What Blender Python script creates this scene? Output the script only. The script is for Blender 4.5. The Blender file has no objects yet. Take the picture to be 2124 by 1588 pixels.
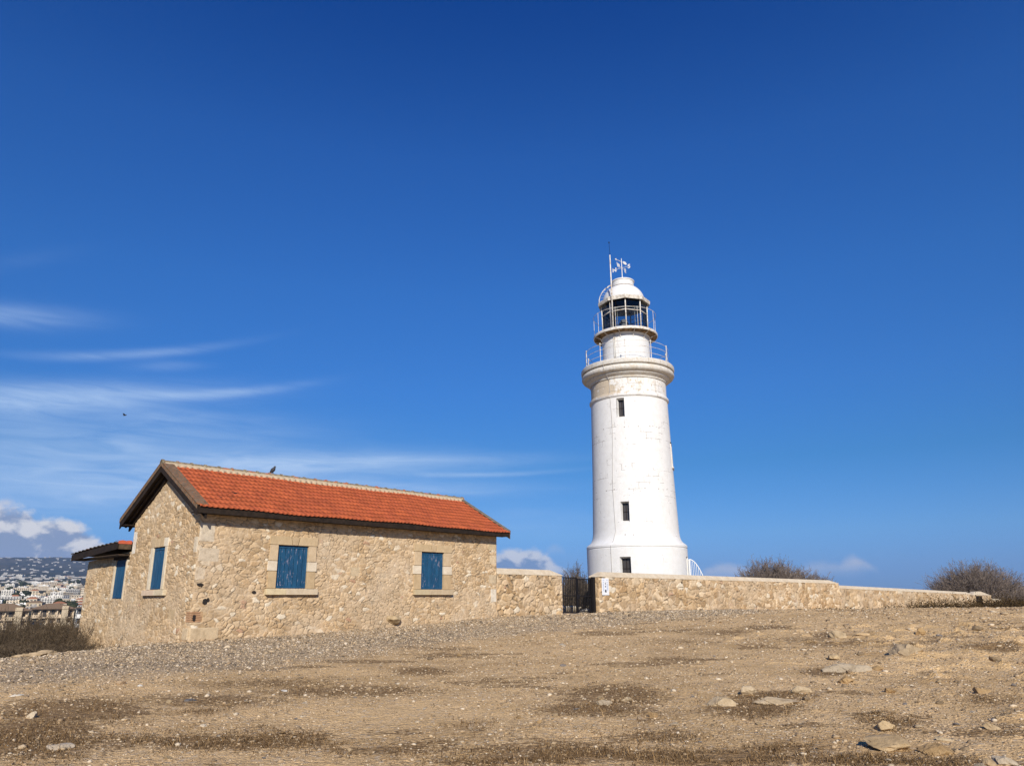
import bpy, math, random
import numpy as np
from mathutils import Vector, Matrix, Quaternion
random.seed(7)
HAZE_DENSITY = 4.8e-5
rng = np.random.default_rng(11)
S = bpy.context.scene
C_ = S.collection

# ------------------------------------------------------------------ camera
F_PX, PITCH, ROLL, YAW = 1536.27, 0.28492814, -0.00670672, 0.75733032   # measured on a 2124 px wide frame
EYE = np.array([0.0, 0.0, 1.6])
_cp, _sp, _cr, _sr = math.cos(PITCH), math.sin(PITCH), math.cos(ROLL), math.sin(ROLL)
FWD = np.array([0, _cp, _sp]); _up = np.array([0, -_sp, _cp]); _rt = np.array([1.0, 0, 0])
RIGHT = _rt*_cr + _up*_sr; UPV = -_rt*_sr + _up*_cr
cam = bpy.data.cameras.new('camera'); cam.sensor_width = 36; cam.lens = F_PX/2124*36
cam.clip_start = 0.1; cam.clip_end = 60000
camo = bpy.data.objects.new('camera', cam); C_.objects.link(camo)
M = Matrix.Identity(4)
for r in range(3):
    M[r][0], M[r][1], M[r][2], M[r][3] = RIGHT[r], UPV[r], -FWD[r], EYE[r]
camo.matrix_world = M
S.camera = camo

def ray(x, y):
    d = FWD*F_PX + RIGHT*(x-1062) - UPV*(y-794)
    return d/np.linalg.norm(d)
def azel(x, y):
    d = ray(x, y); return math.degrees(math.atan2(d[0], d[1])), math.degrees(math.asin(d[2]))

# ------------------------------------------------------------------ light
SUN_AZ, SUN_EL = 175.0, 28.0
S.view_settings.view_transform = 'Standard'; S.view_settings.look = 'None'
S.view_settings.exposure = 0.15; S.view_settings.gamma = 1.0
S.render.film_transparent = False
S.cycles.use_denoising = True; S.cycles.denoiser = 'OPENIMAGEDENOISE'; S.cycles.denoising_input_passes = 'RGB_ALBEDO_NORMAL'; S.cycles.denoising_prefilter = 'NONE'
a, e = math.radians(SUN_AZ), math.radians(SUN_EL)
sdir = Vector((math.sin(a)*math.cos(e), math.cos(a)*math.cos(e), math.sin(e)))
sun = bpy.data.lights.new('sun', 'SUN'); sun.energy = 5.0; sun.angle = math.radians(0.53); sun.color = (1.0, 0.925, 0.80)
suno = bpy.data.objects.new('sun', sun); C_.objects.link(suno)
suno.rotation_euler = sdir.to_track_quat('Z', 'Y').to_euler(); suno.location = (0, -20, 30)

# ------------------------------------------------------------------ node helper
class X:
    """a float socket with arithmetic"""
    def __init__(s, nt, v): s.nt, s.v = nt, v
    def _b(s, op, o, o2=None):
        n = s.nt.nodes.new('ShaderNodeMath'); n.operation = op
        for i, q in enumerate((s, o, o2)):
            if q is None: continue
            if isinstance(q, X): s.nt.links.new(q.v, n.inputs[i])
            else: n.inputs[i].default_value = q
        return X(s.nt, n.outputs[0])
    def __add__(s, o): return s._b('ADD', o)
    def __radd__(s, o): return s._b('ADD', o)
    def __sub__(s, o): return s._b('SUBTRACT', o)
    def __rsub__(s, o): return (s*-1.0)+o
    def __mul__(s, o): return s._b('MULTIPLY', o)
    def __rmul__(s, o): return s._b('MULTIPLY', o)
    def __truediv__(s, o): return s._b('DIVIDE', o)
    def pow(s, o): return s._b('POWER', o)
    def max(s, o): return s._b('MAXIMUM', o)
    def min(s, o): return s._b('MINIMUM', o)
    def exp(s): return s._b('EXPONENT', None)
    def step(s, lo, hi):
        n = s.nt.nodes.new('ShaderNodeMapRange'); n.interpolation_type = 'SMOOTHSTEP'
        s.nt.links.new(s.v, n.inputs[0]); n.inputs[1].default_value = lo; n.inputs[2].default_value = hi
        return X(s.nt, n.outputs[0])
    def fit(s, lo, hi, a, b):
        n = s.nt.nodes.new('ShaderNodeMapRange'); s.nt.links.new(s.v, n.inputs[0])
        for i, q in enumerate((lo, hi, a, b)): n.inputs[i+1].default_value = q
        return X(s.nt, n.outputs[0])
def vec(nt, x, y, z=0.0):
    n = nt.nodes.new('ShaderNodeCombineXYZ')
    for i, q in enumerate((x, y, z)):
        if isinstance(q, X): nt.links.new(q.v, n.inputs[i])
        else: n.inputs[i].default_value = q
    return n.outputs[0]
def noise(nt, v, scale, detail=4, rough=0.55, dist=0.0):
    n = nt.nodes.new('ShaderNodeTexNoise'); n.inputs['Scale'].default_value = scale
    n.inputs['Detail'].default_value = detail; n.inputs['Roughness'].default_value = rough; n.inputs['Distortion'].default_value = dist
    if v is not None: nt.links.new(v, n.inputs['Vector'])
    return X(nt, n.outputs[0])
def voro(nt, v, scale, feature='F1', rand=1.0):
    n = nt.nodes.new('ShaderNodeTexVoronoi'); n.feature = feature; n.inputs['Scale'].default_value = scale
    n.inputs['Randomness'].default_value = rand
    if v is not None: nt.links.new(v, n.inputs['Vector'])
    return n
def mix(nt, f, a, b, mode='MIX'):
    n = nt.nodes.new('ShaderNodeMix'); n.data_type = 'RGBA'; n.blend_type = mode
    for k, q in ((0, f), (6, a), (7, b)):
        if isinstance(q, X): nt.links.new(q.v, n.inputs[k])
        elif isinstance(q, bpy.types.NodeSocket): nt.links.new(q, n.inputs[k])
        elif isinstance(q, (int, float)): n.inputs[k].default_value = q
        else: n.inputs[k].default_value = (*q, 1)
    return n.outputs[2]
def vscale(nt, v, s):
    n = nt.nodes.new('ShaderNodeVectorMath'); n.operation = 'MULTIPLY'; nt.links.new(v, n.inputs[0]); n.inputs[1].default_value = s
    return n.outputs[0]
def ramp(nt, f, stops):
    n = nt.nodes.new('ShaderNodeValToRGB'); cr = n.color_ramp
    while len(cr.elements) < len(stops): cr.elements.new(0.5)
    for el, (p, c) in zip(cr.elements, stops): el.position = p; el.color = (*c, 1)
    nt.links.new(f.v, n.inputs[0]); return n.outputs[0]
def mat(name, rough=0.85, spec=0.3):
    m = bpy.data.materials.new(name); m.use_nodes = True; nt = m.node_tree
    b = nt.nodes['Principled BSDF']; b.inputs['Roughness'].default_value = rough; b.inputs['Specular IOR Level'].default_value = spec
    tc = nt.nodes.new('ShaderNodeTexCoord')
    return m, nt, b, tc.outputs['Object']
def setc(nt, b, c):
    if isinstance(c, bpy.types.NodeSocket): nt.links.new(c, b.inputs['Base Color'])
    else: b.inputs['Base Color'].default_value = (*c, 1)
def bump(nt, b, h, strength=0.5, dist=0.02):
    n = nt.nodes.new('ShaderNodeBump'); n.inputs['Strength'].default_value = strength; n.inputs['Distance'].default_value = dist
    nt.links.new(h.v, n.inputs['Height']); nt.links.new(n.outputs[0], b.inputs['Normal'])
def attr(nt, name):
    n = nt.nodes.new('ShaderNodeAttribute'); n.attribute_name = name; return n

# ------------------------------------------------------------------ world: clear winter sky, cirrus and low cumulus
W = bpy.data.worlds.new('World'); S.world = W; W.use_nodes = True
nt = W.node_tree; bg = nt.nodes['Background']
sky = nt.nodes.new('ShaderNodeTexSky'); sky.sky_type = 'NISHITA'; sky.sun_disc = False
sky.sun_elevation = e; sky.sun_rotation = a; sky.altitude = 0; sky.air_density = 1.0; sky.dust_density = 0.35; sky.ozone_density = 3.5
geo = nt.nodes.new('ShaderNodeTexCoord'); sx = nt.nodes.new('ShaderNodeSeparateXYZ'); nt.links.new(geo.outputs['Generated'], sx.inputs[0])
dx, dy, dz = (X(nt, sx.outputs[i]) for i in range(3))
AZ = dx._b('ARCTAN2', dy)*57.2958; EL = dz._b('ARCSINE', None)*57.2958
# the deep polarised blue of the day: a tint that varies a little with height above the horizon
tint = ramp(nt, EL.fit(0.0, 45.0, 0.0, 1.0), [(0.0, (.150, .285, .700)), (.033, (.152, .290, .690)), (.104, (.201, .376, .669)), (.222, (.136, .370, .620)), (.342, (.148, .409, .735)), (.511, (.145, .443, .822)), (.733, (.115, .418, .867)), (.955, (.030, .293, .772)), (1.0, (.022, .275, .755))])
skyb = mix(nt, 1.0, sky.outputs[0], tint, 'MULTIPLY')
def streak(px0, py0, px1, py1, wpx, amp, bend=0.0):
    """long cirrus filament between two directions of the sky; wpx = half thickness in 1/27 degree"""
    a0, e0 = azel(px0, py0); a1, e1 = azel(px1, py1)
    ac, L = (a0+a1)/2, max(abs(a1-a0)/2, 0.5); sl = (e1-e0)/(a1-a0); wd = wpx*0.036
    t = (AZ-ac)/L
    c = (EL - (AZ-ac)*sl - (e0+e1)/2 - (t*t)*(bend*0.036))/wd
    return (c*c*-1.0).exp()*((t*t)*-1.6).exp()*amp
wv = vec(nt, AZ*0.10, EL*0.75, 0.3)
wisp = noise(nt, wv, 1.6, 6, 0.6, 0.8)
wv2 = vec(nt, AZ*0.05+EL*0.04, EL*0.28, 4.3)
veiln = noise(nt, wv2, 1.3, 4, 0.55, 0.5)
cir = (streak(-250, 636, 200, 664, 20, .24, 0) + streak(0, 745, 500, 720, 9, .22, 9) + streak(250, 760, 430, 758, 10, .10)
       + streak(-500, 806, 480, 812, 24, .42, -4) + streak(240, 824, 640, 804, 9, .30, 8) + streak(180, 858, 560, 866, 12, .20)
       + streak(-500, 850, 420, 830, 30, .20) + streak(200, 948, 1140, 946, 17, .30, -6) + streak(780, 985, 1205, 979, 5, .22, 6)
       + streak(-500, 985, 900, 985, 62, .50) + streak(450, 1010, 1180, 1012, 16, .20) + streak(-300, 905, 640, 890, 34, .26)
       + streak(900, 1075, 1290, 1080, 30, .12) + streak(-100, 560, 180, 520, 16, .025))
cir = (cir*(wisp*2.6+veiln*1.4-0.75)).max(0.0).min(0.85)
skyc = mix(nt, cir, skyb, (3.3, 4.5, 6.4))
# low cumulus banks
cv = vec(nt, AZ*1.0, EL*1.25, 1.7)
n1 = noise(nt, cv, 0.42, 7, 0.55, 0.25); n2 = noise(nt, vec(nt, AZ*1.0+0.25, EL*1.25+0.75, 1.7), 0.42, 7, 0.55, 0.25)
bil = noise(nt, vec(nt, AZ, EL*1.9, 9.1), 0.55, 5, 0.5, 0.4)
def bank(pxa, pxb, ytop, ybot, amp, rag):
    a0, _ = azel(pxa, 1150); a1, _ = azel(pxb, 1150); et = azel((pxa+pxb)/2, ytop)[1]; eb = azel((pxa+pxb)/2, ybot)[1]
    t = (AZ-(a0+a1)/2)/((a1-a0)/2)
    top = (t*t*-1.0+1.0)*(et-eb)+eb + (n1-0.5)*rag
    d = (top-EL).step(-0.12, 0.6)
    return d*(EL+(n1-0.5)*1.0-eb).step(-0.6, 0.6)*((t*t)*-1.0+1.0).step(0.0, 0.3)*amp, top
cl, top1 = bank(-430, 300, 1040, 1200, 1.0, 3.1)
cl2, top2 = bank(975, 1190, 1136, 1192, .85, 2.8)
cl3 = (bank(1725, 1822, 1150, 1178, .7, 1.4)[0].max(bank(1630, 1800, 1162, 1186, .4, 1.4)[0])).max(bank(1445, 1570, 1164, 1192, .6, 1.6)[0]).max(bank(1130, 1175, 1124, 1140, .35, 1.2)[0]).max(bank(-40, 25, 1030, 1056, .55, 1.6)[0])
lit0 = (n1-n2)*4.6+(bil-0.5)*1.8
lit = (lit0+(EL-top1+1.5).max(-0.9)*0.40+0.22).step(0.0, 0.8)
lit2 = (lit0+(EL-top2+1.0).max(-0.9)*0.5+0.30).step(0.0, 0.8)
ccol = mix(nt, lit, (1.75, 2.3, 3.55), (5.0, 5.05, 5.35))
skyc = mix(nt, cl, skyc, ccol)
skyc = mix(nt, cl2, skyc, mix(nt, lit2, (1.35, 2.0, 3.35), (4.8, 4.9, 5.3)))
skyc = mix(nt, cl3, skyc, mix(nt, lit2, (1.5, 2.2, 3.9), (4.0, 4.2, 5.0)))
nt.links.new(skyc, bg.inputs[0]); bg.inputs[1].default_value = 0.13

# ------------------------------------------------------------------ object helpers
ORG = {}
def empty(name, loc, label, cat, group=None):
    o = bpy.data.objects.new(name, None); C_.objects.link(o); o.empty_display_size = 0.3
    o.location = loc; ORG[o] = np.array(loc, float); tag(o, label, cat, group); return o
def tag(o, label=None, cat=None, group=None, kind=None):
    if label: o['label'] = label
    if cat: o['category'] = cat
    if group: o['group'] = group
    if kind: o['kind'] = kind
    return o
class MB:
    def __init__(s): s.v, s.f, s.m, s.c, s.n = [], [], [], [], 0
    def add(s, verts, faces, mi=0, col=None):
        verts = np.asarray(verts, float).reshape(-1, 3)
        s.v.append(verts)
        for f in faces: s.f.append([i+s.n for i in f]); s.m.append(mi)
        s.c.append(np.tile(np.array(col if col is not None else (1, 1, 1), float), (len(verts), 1)))
        s.n += len(verts); return s
    def hexa(s, P, mi=0, col=None):
        """8 points: 4 bottom (ccw), 4 top"""
        return s.add(P, [(3, 2, 1, 0), (4, 5, 6, 7), (0, 1, 5, 4), (1, 2, 6, 5), (2, 3, 7, 6), (3, 0, 4, 7)], mi, col)
    def box(s, T, u, v, z, mi=0, col=None):
        P = [T(u[i], v[j], z[k]) for k in (0, 1) for (i, j) in ((0, 0), (1, 0), (1, 1), (0, 1))]
        return s.hexa(P, mi, col)
    def tube(s, pts, r, n=6, mi=0, col=None, cap=True):
        pts = np.asarray(pts, float); rr = np.broadcast_to(np.asarray(r, float), (len(pts),))
        V = []; prev = None
        for i, p in enumerate(pts):
            t = pts[min(i+1, len(pts)-1)]-pts[max(i-1, 0)]; t = t/(np.linalg.norm(t)+1e-12)
            if prev is None:
                ref = np.array([0, 0, 1.0]) if abs(t[2]) < 0.9 else np.array([1.0, 0, 0]); x = np.cross(ref, t)
            else: x = prev-t*(prev@t)
            x = x/(np.linalg.norm(x)+1e-12); y = np.cross(t, x); prev = x
            for k in range(n):
                q = 2*math.pi*k/n; V.append(p+rr[i]*(math.cos(q)*x+math.sin(q)*y))
        Fc = [(i*n+k, i*n+(k+1) % n, (i+1)*n+(k+1) % n, (i+1)*n+k) for i in range(len(pts)-1) for k in range(n)]
        if cap: Fc += [tuple(range(n-1, -1, -1)), tuple((len(pts)-1)*n+k for k in range(n))]
        return s.add(V, Fc, mi, col)
    def lathe(s, cxy, prof, n=96, mi=0, col=None, a0=0.0):
        V = [(cxy[0]+r*math.sin(a0+2*math.pi*k/n), cxy[1]-r*math.cos(a0+2*math.pi*k/n), z) for r, z in prof for k in range(n)]
        Fc = [(i*n+k, i*n+(k+1) % n, (i+1)*n+(k+1) % n, (i+1)*n+k) for i in range(len(prof)-1) for k in range(n)]
        return s.add(V, Fc, mi, col)
    def prism(s, T, poly, v, mi=0, col=None):
        """polygon of (u,z) extruded over v"""
        n = len(poly); P = [T(p[0], v[0], p[1]) for p in poly]+[T(p[0], v[1], p[1]) for p in poly]
        Fc = [tuple(range(n)), tuple(range(2*n-1, n-1, -1))]+[(k, k+n, (k+1) % n+n, (k+1) % n) for k in range(n)]
        return s.add(P, Fc, mi, col)
    def build(s, name, mats, parent=None, org=None, smooth=False, bevel=0, edge=0.6):
        V = np.concatenate(s.v) if s.v else np.zeros((0, 3))
        return mesh_obj(name, V, s.f, mats, parent, org, smooth, np.concatenate(s.c) if s.v else None, s.m, bevel, edge)
def mesh_obj(name, V, Fc, mats, parent=None, org=None, smooth=False, col=None, mi=None, bevel=0, edge=0.6, attrs=None):
    o3 = ORG[parent] if parent is not None else np.array(org if org is not None else (0, 0, 0), float)
    me = bpy.data.meshes.new(name)
    if isinstance(Fc, np.ndarray):
        me.vertices.add(len(V)); me.vertices.foreach_set('co', (np.asarray(V)-o3).astype(np.float32).ravel())
        nf, k = Fc.shape; me.loops.add(nf*k); me.polygons.add(nf)
        me.loops.foreach_set('vertex_index', Fc.astype(np.int32).ravel())
        me.polygons.foreach_set('loop_start', np.arange(0, nf*k, k, dtype=np.int32))
        me.polygons.foreach_set('loop_total', np.full(nf, k, dtype=np.int32))
        me.update(calc_edges=True)
    else:
        me.from_pydata((np.asarray(V)-o3).tolist(), [], Fc); me.update()
    mats = mats if isinstance(mats, (list, tuple)) else [mats]
    for m in mats: me.materials.append(m)
    if mi is not None and len(mats) > 1: me.polygons.foreach_set('material_index', np.array(mi, dtype=np.int32))
    if col is not None:
        at = me.color_attributes.new('col', 'FLOAT_COLOR', 'POINT')
        at.data.foreach_set('color', np.concatenate([col, np.ones((len(col), 1))], 1).astype(np.float32).ravel())
    for k, q in (attrs or {}).items():
        at = me.attributes.new(k, 'FLOAT', 'POINT'); at.data.foreach_set('value', q.astype(np.float32))
    if smooth: me.polygons.foreach_set('use_smooth', np.ones(len(me.polygons), dtype=bool))
    o = bpy.data.objects.new(name, me); C_.objects.link(o)
    if smooth == 'auto':
        try:
            me.set_sharp_from_angle(angle=edge)
        except Exception: pass
    if parent is not None: o.parent = parent
    else: o.location = o3
    ORG[o] = o3
    if bevel:
        b = o.modifiers.new('bevel', 'BEVEL'); b.width = bevel; b.segments = 2; b.limit_method = 'ANGLE'
    return o

# ------------------------------------------------------------------ numpy noise
def _h(i, j, s):
    n = (i.astype(np.int64)*374761393+j.astype(np.int64)*668265263+s*974634777) & 0xffffffff
    n = ((n ^ (n >> 13))*1274126177) & 0xffffffff
    return ((n ^ (n >> 16)) & 0xffff)/65535.0
def vn(x, y, s=0):
    i, j = np.floor(x), np.floor(y); fx, fy = x-i, y-j
    fx, fy = fx*fx*(3-2*fx), fy*fy*(3-2*fy)
    return (_h(i, j, s)*(1-fx)+_h(i+1, j, s)*fx)*(1-fy)+(_h(i, j+1, s)*(1-fx)+_h(i+1, j+1, s)*fx)*fy
def fbm(x, y, s=0, o=4):
    t, a, n = 0, 0.5, 0
    for k in range(o):
        t = t+a*vn(x*2**k, y*2**k, s+k*17); n += a; a *= 0.5
    return t/n-0.5

# ------------------------------------------------------------------ frames of the house and wall line
U = np.array([math.sin(YAW), math.cos(YAW), 0]); Vv = np.array([-math.cos(YAW), math.sin(YAW), 0])
HC = np.array([-8.466, 20.306, 0.0])
def T(u, v, z): return HC+u*U+v*Vv+np.array([0, 0, z])
def sstep(x, a, b):
    t = np.clip((x-a)/(b-a), 0, 1); return t*t*(3-2*t)

# ------------------------------------------------------------------ ground height
_cps = []
for u, z in ((0, .60), (1.2, .645), (3, .685), (6.75, .79), (11.4, 1.01), (16.5, 1.04), (19.7, 1.10), (23.7, 1.09), (28.5, 1.06), (34, .98), (41, .82), (50, .68), (68, .55), (82, .42), (102, .2)):
    p = T(u, 0, 0); _cps.append((p[0], p[1], z))
for v, z in ((3.8, .45), (6.5, .215), (8.4, .18)):
    p = T(0, v, 0); _cps.append((p[0], p[1], z))
for u, v, z in ((6, 9, .1), (12, 9, .3), (20, 12, .9), (40, 15, .8), (80, 20, .3)):
    p = T(u, v, 0); _cps.append((p[0], p[1], z))
_cps += [(0, 0, 0), (-4, 6, .16), (4, 6, .20), (0, 10, .30), (-6, 12, .33), (6, 12, .42), (0, 17, .53), (9, 18, .78), (-8, -6, -.1), (10, -6, 0), (12, 8, .35),
         (-10.9, 16.75, .49), (-9.5, 14, .40), (-11.25, 18.9, .41), (-14, 21.5, -.6), (-18, 26, -2.4), (-26, 34, -4.8), (-14, 14, .25), (-20, 17, -.6), (-30, 24, -4.0), (-18, 6, .1), (-30, 0, -.6),
         (10.1, 30.4, 1.17), (11.75, 27.6, 1.16), (13.5, 24.5, 1.20), (14.3, 21.7, 1.14), (18, 27, 1.22), (20, 20, 1.1), (22, 33, .95), (30, 40, .75), (40, 45, .5), (34, 28, 1.0), (5, 24, .83), (2, 27, .93)]
_cps = np.array(_cps)
def _tp(d2): return np.where(d2 > 1e-9, d2*np.log(d2+1e-12)*0.5, 0)
_n = len(_cps); _K = _tp((_cps[:, None, 0]-_cps[None, :, 0])**2+(_cps[:, None, 1]-_cps[None, :, 1])**2)+np.eye(_n)*2.0
_P = np.c_[np.ones(_n), _cps[:, :2]]
_A = np.block([[_K, _P], [_P.T, np.zeros((3, 3))]]); _w = np.linalg.solve(_A, np.r_[_cps[:, 2], 0, 0, 0])
def gsmooth(x, y):
    x, y = np.asarray(x, float), np.asarray(y, float); shp = x.shape; x, y = x.ravel(), y.ravel()
    z = np.zeros_like(x)
    for s in range(0, len(x), 20000):
        xs, ys = x[s:s+20000], y[s:s+20000]
        z[s:s+20000] = _tp((xs[:, None]-_cps[None, :, 0])**2+(ys[:, None]-_cps[None, :, 1])**2)@_w[:_n]+_w[_n]+_w[_n+1]*xs+_w[_n+2]*ys
    z = np.clip(z, -10, 1.35)
    r = np.hypot(x, y); z = z+(-11.0-z)*sstep(r, 112, 200)
    # the headland falls away behind the house, to the west
    return z.reshape(shp)
def ground(x, y):
    x, y = np.asarray(x, float), np.asarray(y, float)
    z = gsmooth(x, y); rough = 0.35+0.9*sstep(x*0.6-y*0.05, 1.5, 7)
    near = 1-sstep(np.hypot(x, y), 40, 70)
    return z+near*rough*(0.11*fbm(x*0.45, y*0.45, 3)+0.07*fbm(x*1.7, y*1.7, 9)+0.040*fbm(x*6, y*6, 21, 3)+0.022*fbm(x*14, y*14, 23, 2))+sstep(x*.6-y*.05, 0.5, 5)*(1-sstep(np.hypot(x, y), 19, 26))*(0.42*np.maximum(fbm(x*.9, y*.9, 31, 4)-.08, 0)+0.40*np.maximum(fbm(x*2.6, y*2.6, 33, 3)-.11, 0))
def gpt(px, py):
    """where the line of sight through a photo pixel meets the ground"""
    d = ray(px, py); t = np.linspace(5, 70, 1400); P = EYE+t[:, None]*d
    g = gsmooth(P[:, 0], P[:, 1]); k = np.argmax(P[:, 2] < g)
    return P[k] if (P[:, 2] < g).any() else P[-1]
def gpts(px, py):
    d = FWD[None]*F_PX+RIGHT[None]*(px-1062)[:, None]-UPV[None]*(py-794)[:, None]; d /= np.linalg.norm(d, axis=1)[:, None]
    lo, hi = np.full(len(px), 4.0), np.full(len(px), 60.0)
    for _ in range(26):
        m = (lo+hi)/2; P = EYE+m[:, None]*d; b = P[:, 2] < gsmooth(P[:, 0], P[:, 1]); hi = np.where(b, m, hi); lo = np.where(b, lo, m)
    return EYE+hi[:, None]*d

# dry-litter patches: (px, py, half width px, half height px, weight)
PATCH = [(250, 1352, 90, 3, .7), (330, 1342, 80, 3, .8), (480, 1331, 90, 3, .7), (640, 1318, 90, 3, .6), (800, 1303, 80, 3, .5), (950, 1288, 60, 3, .5), (1100, 1279, 60, 2.5, .4), (1420, 1266, 120, 2, .4), (150, 1470, 170, 24, .8), (60, 1530, 150, 40, .9), (250, 1540, 220, 18, .5), (420, 1450, 180, 14, .6), (560, 1415, 200, 12, .5), (720, 1432, 190, 13, .65), (880, 1392, 60, 8, .8),
         (480, 1538, 220, 14, .85), (620, 1525, 120, 12, .5), (860, 1330, 60, 5, .6), (930, 1345, 80, 5, .5), (1270, 1440, 100, 22, .85), (1230, 1470, 130, 14, .7), (1180, 1395, 80, 10, .3),
         (1180, 1562, 190, 17, .85), (1470, 1570, 190, 15, .9), (1350, 1528, 150, 10, .5), (1640, 1548, 90, 9, .6), (1000, 1578, 160, 12, .5), (1560, 1468, 100, 16, .8), (1600, 1442, 90, 9, .8), (1500, 1312, 90, 8, .5), (1590, 1302, 60, 6, .7), (1430, 1330, 120, 8, .35),
         (1400, 1368, 50, 7, .5), (1710, 1318, 22, 7, .9), (1730, 1335, 90, 7, .5), (1880, 1340, 60, 6, .5), (2060, 1348, 70, 8, .85), (1950, 1330, 60, 6, .5), (1720, 1392, 55, 9, .8), (1860, 1500, 80, 12, .6), (1800, 1485, 60, 8, .5), (2050, 1450, 70, 12, .5), (1770, 1575, 120, 11, .7), (1930, 1585, 160, 14, .6),
         (700, 1360, 70, 7, .3), (420, 1475, 60, 10, .4), (960, 1500, 60, 8, .3), (760, 1560, 120, 10, .35), (1100, 1500, 60, 8, .3), (1330, 1302, 60, 4, .3), (1640, 1325, 90, 6, .4), (1560, 1338, 60, 6, .4), (1420, 1420, 70, 8, .25)]
_pw = []
for px, py, w, h, a_ in PATCH:
    c0 = gpt(px, py); ex = gpt(px+w, py)-c0; ey = (gpt(px, py-h)-gpt(px, py+h))/2
    _pw.append((c0[:2], np.linalg.inv(np.c_[ex[:2], ey[:2]]), a_))
def litter(x, y):
    m = .50*sstep(fbm(x*.33, y*.8, 301, 4)+.5*fbm(x*1.3, y*2.4, 302, 3), .05, .24)
    for c0, B, a_ in _pw:
        q0 = B[0, 0]*(x-c0[0])+B[0, 1]*(y-c0[1]); q1 = B[1, 0]*(x-c0[0])+B[1, 1]*(y-c0[1])
        m = np.maximum(m, a_*np.exp(-(q0**2+q1**2)*0.75))
    return m
_gl = [gpt(*p)[:2] for p in ((-350, 1440), (0, 1428), (250, 1415), (500, 1398), (800, 1352), (1000, 1325), (1150, 1308), (1300, 1294), (1500, 1278), (1640, 1270))]
def gravelmask(x, y):
    """grey crushed stone between the boundary line and the house"""
    az = np.degrees(np.arctan2(x, y)); r = np.hypot(x, y)
    ga = np.array([math.degrees(math.atan2(p[0], p[1])) for p in _gl]); gr = np.array([np.hypot(*p) for p in _gl])
    rb = np.interp(az, ga, gr)
    m = sstep(r-rb+2.2*fbm(x*0.6, y*0.6, 5), -2.6, 3.2)
    return m*(1-sstep(az, 14, 22))

# ------------------------------------------------------------------ ground sheet
def axis_(lo, hi, st, far, g=1.22):
    a_ = list(np.arange(lo, hi+st/2, st)); s_ = st; q = hi
    while q < far: s_ *= g; q += s_; a_.append(q)
    s_ = st; q = lo; b_ = []
    while q > -far: s_ *= g; q -= s_; b_.append(q)
    return np.array(b_[::-1]+a_)
def grid_faces(nr, nc):
    i = np.arange(nr-1)[:, None]*nc+np.arange(nc-1)[None, :]
    return np.stack([i, i+1, i+nc+1, i+nc], -1).reshape(-1, 4)
gx = axis_(-19, 21, 0.075, 260); gy = axis_(4.5, 33, 0.075, 260)
GX, GY = np.meshgrid(gx, gy); GZ = ground(GX, GY)
m, nt, b, oc = mat('ground', 0.95, 0.15)
lt = X(nt, attr(nt, 'litter').outputs['Fac']); gv = X(nt, attr(nt, 'gravel').outputs['Fac'])
big = noise(nt, oc, 0.35, 4, .6); mid = noise(nt, oc, 2.2, 5, .6); fine = noise(nt, oc, 28, 4, .7); strk = noise(nt, vscale(nt, oc, (1.0, 2.2, 1)), 5.5, 5, .65)
p1 = voro(nt, oc, 34); p2 = voro(nt, oc, 15); p3 = voro(nt, oc, 60)
def cellv(n_):
    s_ = nt.nodes.new('ShaderNodeSeparateColor'); nt.links.new(n_.outputs['Color'], s_.inputs[0]); return X(nt, s_.outputs[0])
c1, c2, c3 = cellv(p1), cellv(p2), cellv(p3); d1, d2 = X(nt, p1.outputs['Distance']), X(nt, p2.outputs['Distance'])
sand = mix(nt, (big*0.6+mid*0.6-0.1).step(.2, .8), (.53, .352, .165), (.72, .50, .265))
sand = mix(nt, 0.55, sand, ramp(nt, c3, [(0, (.42, .38, .33)), (.30, (.92, .92, .90)), (.6, (1, 1, 1)), (1, (1.3, 1.3, 1.28))]), 'MULTIPLY')
tone = noise(nt, vscale(nt, oc, (.6, 1.1, 1)), .9, 5, .65)
sand = mix(nt, 1.0, sand, ramp(nt, tone, [(.32, (.78, .74, .68)), (.46, (1.0, .99, .97)), (.62, (1.18, 1.17, 1.15))]), 'MULTIPLY')
sand = mix(nt, fine.step(.45, .75)*0.45, sand, (.28, .185, .10))
peb = c2.step(.72, .76)*(1.0-d2.step(.35, .6))
sand = mix(nt, peb*0.7, sand, ramp(nt, c1, [(0, (.38, .28, .17)), (.6, (.60, .46, .30)), (1, (.68, .56, .41))]))
crisp = noise(nt, vscale(nt, oc, (1, 1.4, 1)), 17, 5, .75)
ltm = (strk*.42+crisp*.58+mid*.16+lt*.42).step(.695, .79)
sand = mix(nt, ltm*0.86, sand, mix(nt, crisp.step(.36, .62), (.36, .225, .105), (.10, .055, .020)))
stray = (strk*0.6+noise(nt, oc, 1.1, 3, .6)*0.5-0.08).step(.58, .63)
sand = mix(nt, stray*0.7, sand, (.24, .155, .08))
grav = ramp(nt, c1, [(0, (.14, .103, .064)), (.35, (.31, .235, .15)), (.7, (.46, .365, .25)), (.92, (.60, .49, .36)), (1, (.74, .64, .50))])
grav = mix(nt, d1.step(.40, .75)*0.45, grav, (.13, .10, .07))
gm = (gv*1.3+(mid-0.5)*1.1+(strk-0.5)*1.1).step(.30, 1.15)
setc(nt, b, mix(nt, gm*0.72, sand, grav))
bump(nt, b, (1.0-d1)*0.35+(1.0-d2)*0.35+fine*0.6+strk*0.5, 1.0, 0.035)
M_ground = m
g_ = mesh_obj('ground', np.c_[GX.ravel(), GY.ravel(), GZ.ravel()], grid_faces(len(gy), len(gx)), m, smooth=True,
              attrs={'litter': litter(GX, GY).ravel(), 'gravel': gravelmask(GX, GY).ravel()})
tag(g_, kind='structure')

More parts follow.
